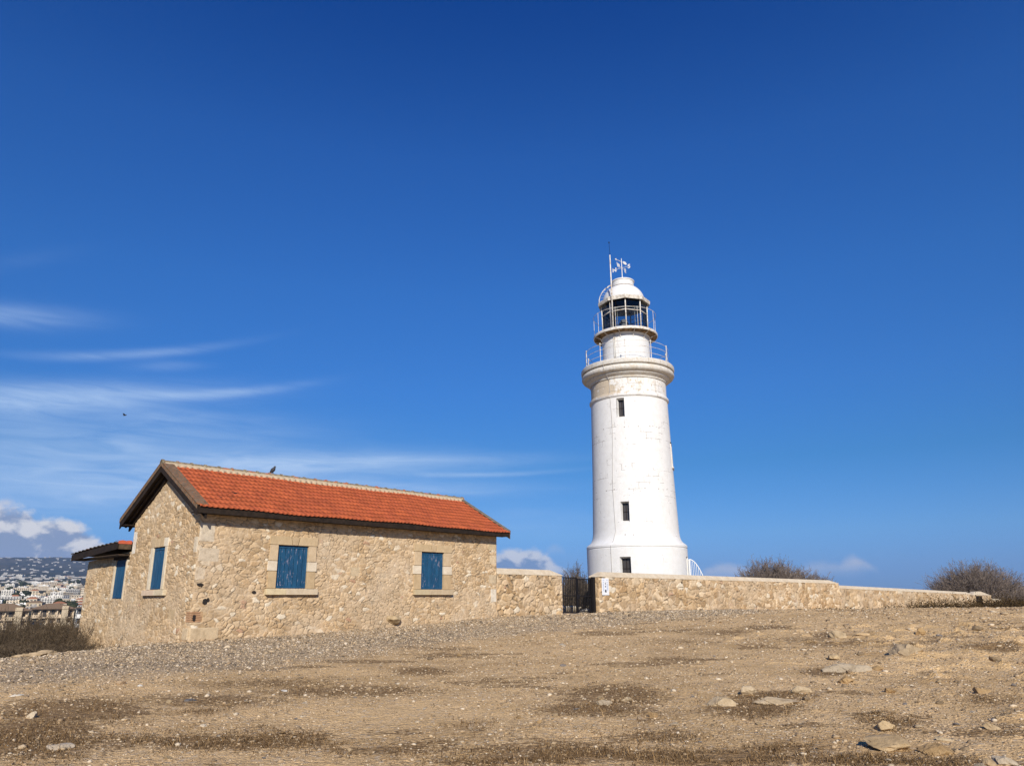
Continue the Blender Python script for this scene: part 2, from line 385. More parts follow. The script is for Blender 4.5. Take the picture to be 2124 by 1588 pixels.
# ------------------------------------------------------------------ sea and the land beyond
m, nt, b, oc = mat('sea_water', 0.25, 0.5)
setc(nt, b, (.018, .06, .13)); bump(nt, b, noise(nt, oc, 0.05, 6, .6), 0.4, 2.0)
ang = np.linspace(0, 2*np.pi, 97)[:-1]
rr = np.array([150, 400, 1200, 4000, 12000, 38000])
mb = MB(); mb.add([(r*math.cos(q), r*math.sin(q), -13.0) for r in rr for q in ang], [(i*96+k, i*96+(k+1) % 96, (i+1)*96+(k+1) % 96, (i+1)*96+k) for i in range(5) for k in range(96)])
tag(mb.build('sea', m), kind='structure')
_tr = np.array([130, 220, 300, 400, 520, 650, 900, 1300, 2000, 3000, 4300, 5600, 7200, 8200, 9500])
_ty = np.array([1360, 1322, 1308, 1296, 1279, 1262, 1246, 1232, 1220, 1210, 1200, 1191, 1172, 1161, 1166])
_tz = 1.6+_tr*(1250.5-_ty)/1870.0
def tland(r, azd):
    z = np.interp(r, _tr, _tz)
    q = sstep(azd, -25.5, -16)                      # the coast: land runs out to the right behind the house
    left = 1-0.35*sstep(-azd, 40, 80)
    z = z*(1-q)+(-16)*q
    z = np.where(z > 0, z*left, z)
    return z
ta = np.radians(np.linspace(-95, -6, 330)); tr = np.concatenate([np.linspace(130, 1000, 60), np.geomspace(1020, 9500, 90)])
TA, TR = np.meshgrid(ta, tr); TX, TY = TR*np.sin(TA), TR*np.cos(TA)
TZ = tland(TR, np.degrees(TA)); am = np.clip((TR-600)/6000, 0, 1)
TZ = TZ+am*(45*fbm(TX*0.0011, TY*0.0011, 40, 5)+26*fbm(TX*0.006, TY*0.006, 50, 4))*(1-sstep(np.degrees(TA), -25, -16))
m, nt, b, oc = mat('hillside', 1.0, 0.05)
hn = noise(nt, oc, 0.004, 6, .65); hn2 = noise(nt, oc, 0.03, 5, .6)
hc = mix(nt, hn.step(.35, .65), (.030, .040, .032), (.10, .088, .062))
setc(nt, b, mix(nt, hn2.step(.45, .65), hc, (.022, .030, .024)))
tag(mesh_obj('hills', np.c_[TX.ravel(), TY.ravel(), TZ.ravel()], grid_faces(len(tr), len(ta)), m, smooth=True), kind='structure')
def tz(x, y):
    r = np.hypot(x, y); azr = np.degrees(np.arctan2(x, y)); am_ = np.clip((r-600)/6000, 0, 1)
    return tland(r, azr)+am_*(45*fbm(np.array(x*0.0011), np.array(y*0.0011), 40, 5)+26*fbm(np.array(x*0.006), np.array(y*0.006), 50, 4))*(1-sstep(azr, -25, -16))

# ------------------------------------------------------------------ shared materials
def masonry():
    m, nt, b, oc = mat('rubble_stone', 0.95, 0.12)
    c = attr(nt, 'col').outputs['Color']
    n1 = noise(nt, oc, 9, 6, .7); n2 = noise(nt, oc, 45, 4, .7); n3 = noise(nt, oc, 0.8, 3, .6)
    k = mix(nt, 1.0, c, ramp(nt, n1, [(.25, (.70, .67, .62)), (.5, (1, 1, 1)), (.75, (1.13, 1.13, 1.12))]), 'MULTIPLY')
    k = mix(nt, n2.step(.56, .74)*0.5, k, (.20, .135, .075))
    k = mix(nt, n3.step(.5, .75)*0.35, k, (.60, .50, .37))
    setc(nt, b, k); bump(nt, b, n1*0.7+n2*0.5, 0.7, 0.025); return m
M_rubble = masonry()
def flat_stone():
    m, nt, b, oc = mat('dressed_stone', 0.92, 0.15)
    c = attr(nt, 'col').outputs['Color']; n1 = noise(nt, oc, 6, 6, .7); n2 = noise(nt, oc, 60, 3, .7)
    k = mix(nt, 1.0, c, ramp(nt, n1, [(.3, (.80, .78, .75)), (.6, (1, 1, 1)), (.8, (1.08, 1.08, 1.08))]), 'MULTIPLY')
    setc(nt, b, mix(nt, n2.step(.58, .72)*0.4, k, (.22, .15, .085))); bump(nt, b, n1*0.5+n2*0.5, 0.4, 0.012); return m
M_dressed = flat_stone()
def wood(name, c0, c1, sc=(1, 1, 1), orange=0.0):
    m, nt, b, oc = mat(name, 0.8, 0.25)
    n1 = noise(nt, vscale(nt, oc, sc), 7, 6, .7); n2 = noise(nt, oc, 22, 4, .7)
    k = mix(nt, n1.step(.3, .7), c0, c1)
    if orange: k = mix(nt, n2.step(.50, .62)*orange, k, (.34, .12, .035))
    setc(nt, b, k); bump(nt, b, n1+n2*0.4, 0.4, 0.01); return m
M_dark = wood('dark_stained_timber', (.010, .0065, .0045), (.030, .019, .012))
M_barge = wood('weathered_timber', (.045, .031, .019), (.11, .073, .042))
M_verge = wood('weathered_verge_capping', (.095, .068, .042), (.20, .145, .095), orange=.75)
M_vgrey = wood('grey_verge_capping', (.10, .085, .065), (.24, .20, .15))
m, nt, b, oc = mat('clay_tile', 0.75, 0.25)
c = attr(nt, 'col').outputs['Color']; n1 = noise(nt, oc, 5, 5, .65); n2 = noise(nt, oc, 40, 4, .7); n3 = noise(nt, oc, .7, 3, .6)
k = mix(nt, 1.0, c, ramp(nt, n1, [(.3, (.84, .82, .80)), (.55, (1, 1, 1)), (.8, (1.10, 1.10, 1.12))]), 'MULTIPLY')
k = mix(nt, (n2.step(.6, .75)*0.3), k, (.20, .075, .04)); k = mix(nt, n3.step(.42, .7)*0.22, k, (.32, .075, .032))
setc(nt, b, k); bump(nt, b, n1*0.3+n2*0.4, 0.3, 0.008); M_tile = m
m, nt, b, oc = mat('lichened_ridge_tile', 0.9, 0.15)
n1 = noise(nt, oc, 11, 5, .7); n2 = noise(nt, oc, 3.5, 3, .6)
setc(nt, b, mix(nt, n2.step(.52, .62)*0.8, mix(nt, n1.step(.35, .65), (.13, .10, .065), (.30, .25, .17)), (.42, .13, .06))); bump(nt, b, n1, 0.5, 0.01); M_ridge = m
m, nt, b, oc = mat('lime_mortar', 0.95, 0.1)
n1 = noise(nt, oc, 8, 5, .7); setc(nt, b, mix(nt, n1, (.36, .27, .17), (.56, .45, .31))); bump(nt, b, n1, .5, .01); M_mortar = m
m, nt, b, oc = mat('coping_plaster', 0.95, 0.1)
n1 = noise(nt, oc, 3, 6, .7); n2 = noise(nt, oc, 30, 3, .7)
setc(nt, b, mix(nt, n1.step(.3, .7), (.50, .405, .285), (.62, .53, .40))); bump(nt, b, n1*.6+n2*.4, .4, .012); M_coping = m
m, nt, b, oc = mat('flaking_blue_paint', 0.55, 0.35)
sv = vscale(nt, oc, (1, 1, .22)); n1 = noise(nt, sv, 26, 5, .7, .3); n2 = noise(nt, oc, 2.3, 3, .6); n3 = noise(nt, vscale(nt, oc, (1, 1, .3)), 8, 4, .6)
k = mix(nt, n3.step(.3, .7), (.008, .052, .115), (.014, .080, .165))
wr = X(nt, attr(nt, 'col').outputs['Fac'])
k = mix(nt, ((n1+(n2-.5)*.45+wr).step(.668, .71))*0.8, k, (.30, .27, .33))
setc(nt, b, k); bump(nt, b, n1, .3, .006); M_blue = m
m, nt, b, oc = mat('black_painted_iron', 0.55, 0.4)
n1 = noise(nt, oc, 14, 4, .7); setc(nt, b, mix(nt, n1.step(.55, .75)*.6, (.006, .0045, .004), (.025, .014, .009))); M_iron = m
m, nt, b, oc = mat('dark_opening', 0.9, 0.1); setc(nt, b, (.03, .025, .022)); M_hole = m

# ------------------------------------------------------------------ rubble masonry panels (every stone a raised bump with its own colour)
PAL = np.array((.88, .795, .70))*np.array([(.60, .475, .315), (.52, .395, .245), (.66, .545, .385), (.46, .335, .20), (.56, .43, .27), (.70, .60, .45), (.50, .385, .25), (.40, .285, .165), (.62, .50, .35)])
MORT = np.array((.57, .435, .29))
def stones(a, z, seed, sw, sh, warp=0.75):
    """jittered-grid voronoi: returns (edge distance, stone id random 0..1, second random)"""
    wa = a+warp*sw*fbm(a*2.6, z*2.6, seed+100, 3)*1.6; wz = z+warp*sh*fbm(a*3.0, z*3.0, seed+200, 3)*1.8
    ga, gz = wa/sw, wz/sh
    gz = gz+0.25*fbm(ga*.35, gz*0, seed+300, 2)*2
    ia, iz = np.floor(ga), np.floor(gz)
    f1 = np.full(a.shape, 9.0); f2 = np.full(a.shape, 9.0); r1 = np.zeros(a.shape); r2 = np.zeros(a.shape)
    for di in (-2, -1, 0, 1, 2):
        for dj in (-2, -1, 0, 1, 2):
            ci, cj = ia+di, iz+dj
            q1, q2 = _h(ci, cj, seed), _h(ci, cj, seed+1); sz = _h(ci, cj, seed+2)
            d = np.hypot(ga-(ci+.5+(q1-.5)*.95), gz-(cj+.5+(q2-.5)*.95))-(sz-.5)*.52
            up = d < f1
            f2 = np.where(up, f1, np.minimum(f2, d)); f1 = np.where(up, d, f1)
            r1 = np.where(up, _h(ci, cj, seed+3), r1); r2 = np.where(up, _h(ci, cj, seed+4), r2)
    return f2-f1, r1, r2
def panel(name, frame, a0, a1, zlo, zhi, res, seed, mats, parent=None, org=None, vary=.52, joint=.42, sw=.30, sh=.19, holes=(), rects=(), relief=.028, flip=False, build=True, white=None):
    """frame(a, d, z) -> xyz with d = outward displacement; zlo/zhi functions of a"""
    na = max(2, int(round((a1-a0)/res))); A = np.linspace(a0, a1, na+1); A = np.unique(np.r_[A, [h[k] for h in holes for k in (0, 1)]])
    lo, hi = zlo(A), zhi(A); nz = max(2, int(round((hi-lo).max()/res))); t = np.linspace(0, 1, nz+1)
    AA = np.repeat(A[:, None], nz+1, 1); ZZ = lo[:, None]+(hi-lo)[:, None]*t[None]
    ed, r1, r2 = stones(AA, ZZ, seed, sw, sh)
    prof = sstep(ed, .03, .20); hgt = prof*(.25+.75*r2)
    lum = .84+.30*r2+.16*fbm(AA*2, ZZ*2, seed+7, 3)
    c = PAL[np.minimum((r1*len(PAL)).astype(int), len(PAL)-1)]*lum[..., None]
    wh = (_h(np.floor(r1*9973), np.floor(r2*7919), 3) > .945)
    c = c*vary+(1-vary)*PAL.mean(0)*lum[..., None]
    c = np.where(wh[..., None], np.array((.68, .585, .44)), c)
    rd = (_h(np.floor(r1*9973), np.floor(r2*7919), 5) > .992)
    c = np.where(rd[..., None], np.array((.42, .25, .155)), c)
    pm = sstep(fbm(AA*.9, ZZ*1.1, seed+55, 3), -.08, .22)      # patches where mortar was smeared over the stones
    jc = MORT*(.92+.3*fbm(AA*3, ZZ*3, seed+8, 3))[..., None]
    dk = sstep(fbm(AA*4, ZZ*4, seed+77, 3), -.10, .08)*(1-sstep(ed, .06, .15))   # open joints
    jc = jc*(1-dk[..., None]*joint)
    w = (prof*(1-.65*pm))[..., None]; c = c*w+jc*(1-w)
    D = relief*(hgt*(1-.5*pm)+.5*fbm(AA*4, ZZ*5, seed+9, 4)+.5*fbm(AA*14, ZZ*16, seed+19, 2)-dk*.45)
    for (x0, x1, y0, y1, cc, dd) in rects:
        k = (AA > x0) & (AA < x1) & (ZZ > y0) & (ZZ < y1)
        c[k] = np.array(cc)*(.94+.25*fbm(AA[k]*5, ZZ[k]*5, seed+5, 3))[:, None]; D[k] = dd+.008*fbm(AA[k]*7, ZZ[k]*7, seed+6, 3)
    if white: 
        k = white(AA, ZZ); c = c*(1-k[..., None])+np.array((.74, .65, .52))*k[..., None]
    edge = np.minimum(AA-a0, a1-AA); D = D*sstep(edge, 0, .05)
    P = frame(AA.ravel()[:, None], D.ravel()[:, None], ZZ.ravel()[:, None])
    Fc = grid_faces(len(A), nz+1)
    ca, cz = AA.ravel()[Fc].mean(1), ZZ.ravel()[Fc].mean(1); keep = np.ones(len(Fc), bool)
    for h in holes: keep &= ~((ca > h[0]) & (ca < h[1]) & (cz > h[2]) & (cz < h[3]))
    Fc = Fc[keep]
    if flip: Fc = Fc[:, ::-1]
    if not build: return P, Fc, c.reshape(-1, 3)
    return mesh_obj(name, P, Fc, mats, parent, org, True, c.reshape(-1, 3))
def fr_u(v0, s=-1):       # plane v = v0 facing -v
    return lambda a_, d, z: HC+a_*U+(v0+s*d)*Vv+z*np.array([0, 0, 1.0])
def fr_v(u0, s=-1):       # plane u = u0 facing -u
    return lambda a_, d, z: HC+(u0+s*d)*U+a_*Vv+z*np.array([0, 0, 1.0])
const = lambda q: (lambda a_: np.full(np.shape(a_), float(q)))
def joined(name, parts, mats, parent=None, org=None):
    V, Fq, Cq, n = [], [], [], 0
    for P, f, c in parts: V.append(P); Fq.append(f+n); Cq.append(c); n += len(P)
    return mesh_obj(name, np.concatenate(V), np.concatenate(Fq), mats, parent, org, True, np.concatenate(Cq))

# ------------------------------------------------------------------ the stone house
HL, HW = 11.41, 4.62
EZ, RZ, OV, OVG = 4.06, 5.53, 0.40, 0.32           # eave tile edge, ridge, overhangs
SLP = (RZ-EZ)/(HW/2+OV)
def roofz(v): return RZ-abs(v-HW/2)*SLP
house = empty('stone_house', (HC[0], HC[1], 0.6), 'old rubble stone cottage with blue shutters and an orange tiled gable roof', 'house')
win1 = (2.36, 3.37, 1.96, 3.19); win2 = (7.74, 8.765, 1.965, 3.21); gwin = (2.04, 2.87, 1.955, 3.14); awin = (4.90, 5.77, 1.72, 2.90)
qW, qT = (.72, .63, .49), (.56, .43, .27)
parts = []
P_ = dict(sw=.175, sh=.098)
parts.append(panel('w', fr_u(0), 0, HL, const(-.1), const(4.0), .018, 5, None, holes=[win1, win2], build=False,
    rects=[(0, .80, .66, .95, (.55, .42, .265), .022), (0, .42, 3.18, 3.66, (.58, .49, .37), .012), (.05, .60, 2.66, 3.0, (.56, .46, .335), .010), (0, .26, 2.2, 2.5, (.56, .45, .32), .008), (10.95, HL, 3.42, 3.66, (.55, .43, .27), .02), (11.05, HL, 2.9, 3.2, (.60, .47, .31), .02), (10.98, HL, 2.2, 2.5, (.56, .44, .29), .02),
           (11.1, HL, 1.55, 2.0, (.70, .62, .50), .02), (.02, .33, 1.10, 1.36, (.45, .29, .16), .0), (4.9, 5.25, 2.35, 2.62, (.54, .42, .27), .015)], flip=False, **P_))
gab = lambda a_: np.minimum(roofz(0)-.14, RZ-.17-np.abs(a_-HW/2)*SLP)
parts.append(panel('w', fr_v(0), 0, HW, const(-.2), lambda a_: RZ-.16-np.abs(a_-HW/2)*SLP, .018, 19, None, holes=[gwin], build=False, flip=True,
    rects=[(0, .34, .66, .95, (.58, .45, .29), .02), (0, .22, 2.9, 3.3, (.64, .54, .40), .015), (0, .26, 1.10, 1.36, (.52, .34, .20), .0), (4.3, HW, 3.05, 3.7, (.70, .64, .54), .015), (.95, 1.35, 1.16, 1.42, (.50, .37, .22), .01)], **P_))
parts.append(panel('w', fr_v(HL, 1), 0, HW, const(-.2), lambda a_: RZ-.16-np.abs(a_-HW/2)*SLP, .08, 23, None, build=False, **P_))
parts.append(panel('w', fr_u(HW, 1), 0, HL, const(-1.2), const(4.0), .08, 27, None, build=False, flip=True, **P_))
joined('wall', parts, M_rubble, house)
# thin dressed fragments: brick packing and a dark putlog hole near the corner
mb = MB()
for k in range(5):
    z0 = 1.10+k*.055
    mb.box(T, (-.012, .30+random.uniform(-.05, .03)), (-.016, .02), (z0, z0+.034), 0, (.40, .23, .13))
    mb.box(T, (-.016, .02), (.02, .24+random.uniform(-.06, .03)), (z0, z0+.034), 0, (.46, .27, .15))
mb.build('brick_packing', M_dressed, house, bevel=.004)
mb = MB()
for (u, z, w, h) in ((.10, 1.20, .05, .12), (.34, 1.62, .09, .10), (.42, 1.66, .05, .06), (1.72, 1.86, .07, .05), (.15, 2.05, .12, .05)): 
    mb = MB(); P = [T(u+w*math.cos(q)*random.uniform(.6, 1), -.034, z+h*math.sin(q)*random.uniform(.6, 1)) for q in np.linspace(0, 2*math.pi, 9)[:-1]]
    Q = [p+Vv*.05 for p in P]; mb.add(P+Q, [tuple(range(8))]+[(k, k+8, (k+1) % 8+8, (k+1) % 8) for k in range(8)]); mb.build('putlog_hole', M_hole, house)

def TV(v, u, z): return HC+u*U+v*Vv+np.array([0, 0, z])       # frame for the gable face: runs along v, faces -u
def shutter(name, parent, Tf, w, d, npl, wear):
    """ledged board shutter: vertical planks, rails top and bottom; d = depth of its face"""
    a0, a1, z0, z1 = w; mb = MB(); g = .016; pw = (a1-a0)/npl
    for k in range(npl):
        q = random.uniform(-.003, .003)
        mb.box(Tf, (a0+k*pw+g/2, a0+(k+1)*pw-g/2), (d+q, d+.035), (z0+.01, z1-.01), 0, (wear,)*3)
    for z in (z0+.012, z1-.082): mb.box(Tf, (a0+.01, a1-.01), (d-.014, d+.004), (z, z+.07), 0, (wear*.4-.03,)*3)
    for a_ in (a0+.006, a1-.046): mb.box(Tf, (a_, a_+.04), (d-.011, d+.004), (z0+.085, z1-.085), 0, (wear*.6,)*3)
    mb.box(Tf, (a0-.02, a1+.02), (d+.04, d+.06), (z0-.02, z1+.02), 0, (-.3,)*3)
    return mb.build(name, M_blue, parent, bevel=.004)
def surround(w, z_top, seedc, ext):
    """dressed stone window surround of the long wall"""
    a0, a1, z0, z1 = w; mb = MB(); D = (-.045, .12); e0, e1 = ext
    tan_ = [(.50, .375, .225), (.53, .40, .245), (.49, .36, .21), (.55, .42, .27)]; wht = (.66, .565, .43)
    mid0, mid1 = a0+(a1-a0)*.40, a0+(a1-a0)*.66
    def poly(pts, c): mb.prism(T, pts, D, 0, c)
    g = .012
    poly([(e0, z1+.004), (mid0+.05-g, z1+.004), (mid0-g, z_top), (e0+.01, z_top+.005)], tan_[0])
    poly([(mid0+.05+g, z1+.006), (mid1-.03-g, z1+.006), (mid1+.03-g, z_top), (mid0+g, z_top-.01)], (.47, .35, .215))
    poly([(mid1-.03+g, z1+.004), (e1, z1+.004), (e1-.005, z_top+.01), (mid1+.03+g, z_top)], tan_[1])
    h = z1-z0; zs = [z0, z0+h*.40, z0+h*.63, z1]
    for k, cc in enumerate((tan_[2], wht, tan_[3])):
        x = .04 if k == 1 else .0
        mb.box(T, (e0+.03-x, a0), D, (zs[k]+.006, zs[k+1]-.006), 0, cc); mb.box(T, (a1, e1-.03+x), D, (zs[k]+.006, zs[k+1]-.006), 0, tuple(q*.98 for q in cc))
    mb.box(T, (a0-.004, a1+.004), (.10, .16), (z0-.02, z1+.02), 0, (.4, .3, .2))
    mb.box(T, (e0+.02, mid0), (.0, .10), (z1, z_top-.02), 0, MORT); mb.box(T, (mid0, e1-.02), (.002, .10), (z1+.001, z_top-.015), 0, MORT)
    return mb.build('window', M_dressed, house, bevel=.007)
def sill(parent, Tf, a0, a1, z0, z1, d0, d1, cuts, c):
    mb = MB(); x = [a0]+list(cuts)+[a1]
    for k in range(len(x)-1): mb.box(Tf, (x[k]+.004, x[k+1]-.004), (d0, d1), (z0, z1), 0, tuple(q*random.uniform(.92, 1.06) for q in c))
    return mb.build('sill', M_dressed, parent, bevel=.008)
s1 = surround(win1, 3.44, 1, (2.07, 3.66)); shutter('shutter', s1, T, win1, .045, 7, .06)
sill(s1, T, 2.04, 3.715, 1.79, 1.955, -.13, .10, (2.66,), (.58, .47, .33))
s2 = surround(win2, 3.455, 2, (7.40, 9.12)); shutter('shutter', s2, T, win2, .045, 6, .045)
sill(s2, T, 7.41, 9.155, 1.79, 1.96, -.13, .10, (8.05,), (.50, .39, .255))
# gable window: plastered jambs, four-stone lintel
mb = MB(); a0, a1, z0, z1 = gwin
for x0, x1 in ((a0-.16, a0), (a1, a1+.16)): mb.box(TV, (x0, x1), (-.038, .10), (z0, z1+.004), 0, (.64, .55, .41))
for k, cc in enumerate(((.68, .60, .47), (.50, .37, .22), (.54, .41, .25), (.50, .38, .235))):
    q = (a1-a0+.36)/4; mb.box(TV, (a0-.18+k*q+.006, a0-.18+(k+1)*q-.006), (-.04, .10), (z1+.008, z1+.25), 0, cc)
mb.box(TV, (a0-.01, a1+.01), (.09, .13), (z0, z1), 0, (.3, .25, .2))
gw_ = mb.build('window', M_dressed, house, bevel=.006); shutter('shutter', gw_, TV, gwin, .02, 5, -.04)
sill(gw_, TV, 1.66, 3.17, 1.79, 1.94, -.11, .10, (2.3,), (.62, .52, .38))

# roof ----------------------------------------------------------
def tile_slope(side, u0, u1, vr, ve, zr, ze, rows, period, seed):
    """interlocking roman tiles: rolls along the slope, a step at every course"""
    n = int(round((u1-u0)/period)); per = (u1-u0)/n; nu = n*8+1
    uu = np.linspace(u0, u1, nu); ph = ((uu-u0)/per) % 1.0
    roll = np.where(ph < .55, np.sin(np.pi*ph/.55), 0)*.016+np.where(ph >= .55, -.004*np.sin(np.pi*(ph-.55)/.45), 0)
    L = math.hypot(vr-ve, zr-ze); nrm_v, nrm_z = (zr-ze)/L*(1 if ve > vr else -1), abs(vr-ve)/L
    S_, C2 = [], []; rs = np.random.default_rng(seed)
    for r_ in range(rows):
        jit = rs.uniform(-.006, .006, n); lift = rs.uniform(0, .006, n)
        ci = np.minimum(((uu-u0)/per).astype(int), n-1)
        tc_ = rs.uniform(.80, 1.14, n)[ci]; hue = rs.uniform(-.02, .02, n)[ci]
        for f_, h_ in ((0, 0.0), (.05, .002), (.5, .018), (.985, .036), (1.0, .036)):
            if f_ == 1.0: continue
            s_ = (r_+f_)/rows
            v_ = vr+(ve-vr)*s_+jit[ci]*(1 if f_ > .9 else 0); z_ = zr+(ze-zr)*s_
            hh = roll+h_+lift[ci]*f_
            z_ = z_+.014*np.sin(uu*.9+s_*2)+.010*np.sin(uu*2.3+s_*5)
            P = HC[None]+uu[:, None]*U+(v_+nrm_v*hh)[:, None]*Vv+(z_+nrm_z*hh)[:, None]*np.array([0, 0, 1.0])
            S_.append(P); C2.append(np.stack([(.41+hue)*tc_, (.094+hue*.35)*tc_, .033*tc_], 1)*(.30 if f_ == 0 else 1))  # each course start coloured dark: a painted shadow line under the tile above
    # closing lip at the eave
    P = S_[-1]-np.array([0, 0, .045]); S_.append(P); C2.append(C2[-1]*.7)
    V = np.concatenate(S_); Fq = grid_faces(len(S_), nu)
    if side < 0: Fq = Fq[:, ::-1]
    return V, Fq, np.concatenate(C2)
u0, u1 = -OVG, HL+OVG
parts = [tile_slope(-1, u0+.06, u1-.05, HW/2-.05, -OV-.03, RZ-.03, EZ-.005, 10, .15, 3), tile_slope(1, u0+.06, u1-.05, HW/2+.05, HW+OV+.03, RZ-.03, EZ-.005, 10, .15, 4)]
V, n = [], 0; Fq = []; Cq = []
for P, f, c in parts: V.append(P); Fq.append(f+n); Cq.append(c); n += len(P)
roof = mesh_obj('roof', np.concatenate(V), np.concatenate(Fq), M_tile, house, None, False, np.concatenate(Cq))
# a few slipped tiles with dark gaps
mb = MB()
for (u, s_) in ((.62, .58), (.92, .66), (.55, .74), (.80, .74), (1.08, .74), (1.1, .60)):
    v = HW/2-.05+(-OV-.03-HW/2+.05)*s_; z = RZ-.03+(EZ-RZ)*s_+.028
    mb = MB(); mb.box(T, (u, u+.17), (v-.035, v-.012), (z-.01, z+.016)); mb.build('slipped_tile_gap', M_hole, roof)
# sarking boards and soffits under the tiles
mb = MB()
for s_ in (-1, 1):
    ve = HW/2+s_*(HW/2+OV)
    P = []
    for z_off in (-.17, -.04):
        for (u, v) in ((u0+.03, HW/2), (u1-.03, HW/2), (u1-.03, ve-s_*.035), (u0+.03, ve-s_*.035)):
            P.append(T(u, v, roofz(v)+z_off))
    mb.hexa(P)
mb.build('roof_deck', M_dark, house)
mb = MB()   # boxed eaves soffit, flat under the rafters
mb.box(T, (u0+.03, u1-.03), (-OV+.03, -.005), (3.905, 3.935)); mb.box(T, (u0+.03, u1-.03), (HW+.005, HW+OV-.03), (3.905, 3.935))
mb.build('soffit', M_dark, house)
for vv in ((-OV-.005, -OV+.028), (HW+OV-.028, HW+OV+.005)):
    mb = MB(); mb.box(T, (u0+.04, u1-.04), vv, (3.885, EZ-.005)); mb.build('fascia', M_dark, house, bevel=.004)
for uu, mcap, w in ((u0, M_verge, .30), (u1, M_vgrey, .15)):
    for s_ in (-1, 1):
        ve = HW/2+s_*(HW/2+OV+.02); mb = MB(); out = -1 if uu < 0 else 1
        # vertical barge board
        P = []
        for z_off in (-.235, .035):
            for (u, v) in ((uu, HW/2), (uu-out*.032, HW/2), (uu-out*.032, ve), (uu, ve)): P.append(T(u, v, roofz(v)+z_off))
        mb.hexa(P).build('barge_board', M_barge if out > 0 else M_dark, house, bevel=.004)
        mb = MB(); P = []
        for z_off in (.042, .085):
            for (u, v) in ((uu+out*.02, HW/2), (uu-out*w, HW/2), (uu-out*w, ve), (uu+out*.02, ve)): P.append(T(u, v, roofz(v)+z_off))
        mb.hexa(P)
        P = []
        for z_off in (-.06, .084):
            for (u, v) in ((uu+out*.02, HW/2), (uu+out*.004, HW/2), (uu+out*.004, ve), (uu+out*.02, ve)): P.append(T(u, v, roofz(v)+z_off))
        mb.hexa(P)
        mb.build('verge_capping', mcap, house, bevel=.006)
    # gable ladder boards under the overhang, running up the slope
    if uu < 0:
        mb = MB()
        for s_ in (-1, 1):
            ve = HW/2+s_*(HW/2+OV-.04); P = []
            for z_off in (-.225, -.16):
                for (u, v) in ((uu+.14, HW/2), (uu+.20, HW/2), (uu+.20, ve), (uu+.14, ve)): P.append(T(u, v, roofz(v)+z_off))
            mb.hexa(P)
            P = []
            for z_off in (-.33, -.16):
                for (u, v) in ((-.006, HW/2), (-.055, HW/2), (-.055, ve), (-.006, ve)): P.append(T(u, v, roofz(v)+z_off))
            mb.hexa(P)
        mb.build('rafter', M_dark, house)
# ridge: overlapping half-round tiles bedded in mortar
mb = MB(); L_ = .43; k = 0; u = u0-.02
while u < u1:
    ue = min(u+L_, u1+.02); nn = 9
    for (ua, ub, r_) in ((u, ue, .098), (u, u+.06, .12)):
        q = np.linspace(math.radians(-8), math.radians(188), nn)
        A_ = [T(ua, HW/2+r_*math.cos(t), RZ+.02+r_*math.sin(t)) for t in q]; B_ = [T(ub, HW/2+r_*math.cos(t), RZ+.02+r_*math.sin(t)) for t in q]
        mb.add(A_+B_, [(i, i+1, nn+i+1, nn+i) for i in range(nn-1)]+[tuple(range(nn-1, -1, -1)), tuple(range(nn, 2*nn))])
    u = ue if ue < u1 else u1+1
mb.build('ridge_tile', M_ridge, roof, bevel=0)
mb = MB(); uu = np.linspace(u0+.05, u1-.05, 470)
for s_ in (-1, 1):
    wv_ = .022*np.sin(uu*2*math.pi/.205)+np.array([random.uniform(-.006, .006) for _ in uu])
    top = [T(x, HW/2+s_*.10, RZ+.05) for x in uu]; bot = [T(x, HW/2+s_*(.180+w_), RZ+.0-(.180+w_-.05)*SLP+.045) for x, w_ in zip(uu, wv_)]; low = [p-np.array([0, 0, .06]) for p in bot]
    n_ = len(uu); fs = [(i, i+1, n_+i+1, n_+i) for i in range(n_-1)]+[(n_+i, n_+i+1, 2*n_+i+1, 2*n_+i) for i in range(n_-1)]
    mb.add(top+bot+low, fs)
mb.build('ridge_mortar', M_mortar, roof)

# lean-to at the back end ----------------------------------------------------------
AV0, AV1, AU = HW+.0, 8.37, 3.6
parts = [panel('w', fr_v(0), AV0, AV1, const(-.7), lambda a_: 3.12-.045*(a_-AV0), .018, 19, None, holes=[awin], build=False, flip=True,
               rects=[(8.05, AV1, .15, .45, (.62, .52, .38), .02), (8.1, AV1, 1.6, 1.95, (.58, .47, .32), .02)], **P_),
         panel('w', fr_u(AV1, 1), 0, AU, const(-1.5), const(2.95), .06, 31, None, build=False, flip=True, **P_),
         panel('w', fr_v(AU, 1), AV0, AV1, const(-1.5), const(3.0), .08, 33, None, build=False, **P_)]
joined('lean_to_wall', parts, M_rubble, house)
mb = MB(); a0, a1, z0, z1 = awin
for x0, x1 in ((a0-.10, a0), (a1, a1+.10)): mb.box(TV, (x0, x1), (-.026, .10), (z0-.05, z1), 0, (.61, .51, .37))
mb.box(TV, (a0-.01, a1+.01), (.09, .13), (z0, z1), 0, (.3, .25, .2))
aw = mb.build('window', M_dressed, house, bevel=.006); shutter('shutter', aw, TV, awin, .025, 4, -.02)
mb = MB(); mb.box(TV, (a0-.22, a1+.16), (-.05, .10), (z1, z1+.17)); mb.build('lintel', M_dark, aw, bevel=.006)
def az_(v): return 3.40-.050*(v-4.64)
ao = -.40
mb = MB(); P = []
for zo in (-.05, 0.0):
    for (u, v) in ((ao, 4.64), (AU+.3, 4.64), (AU+.3, 8.80), (ao, 8.80)): P.append(T(u, v, az_(v)+zo))
mb.hexa(P); mb.box(T, (ao+.03, -.01), (4.66, 8.70), (3.01, 3.03)); lr = mb.build('lean_to_roof', M_barge, house)
mb = MB(); P = []
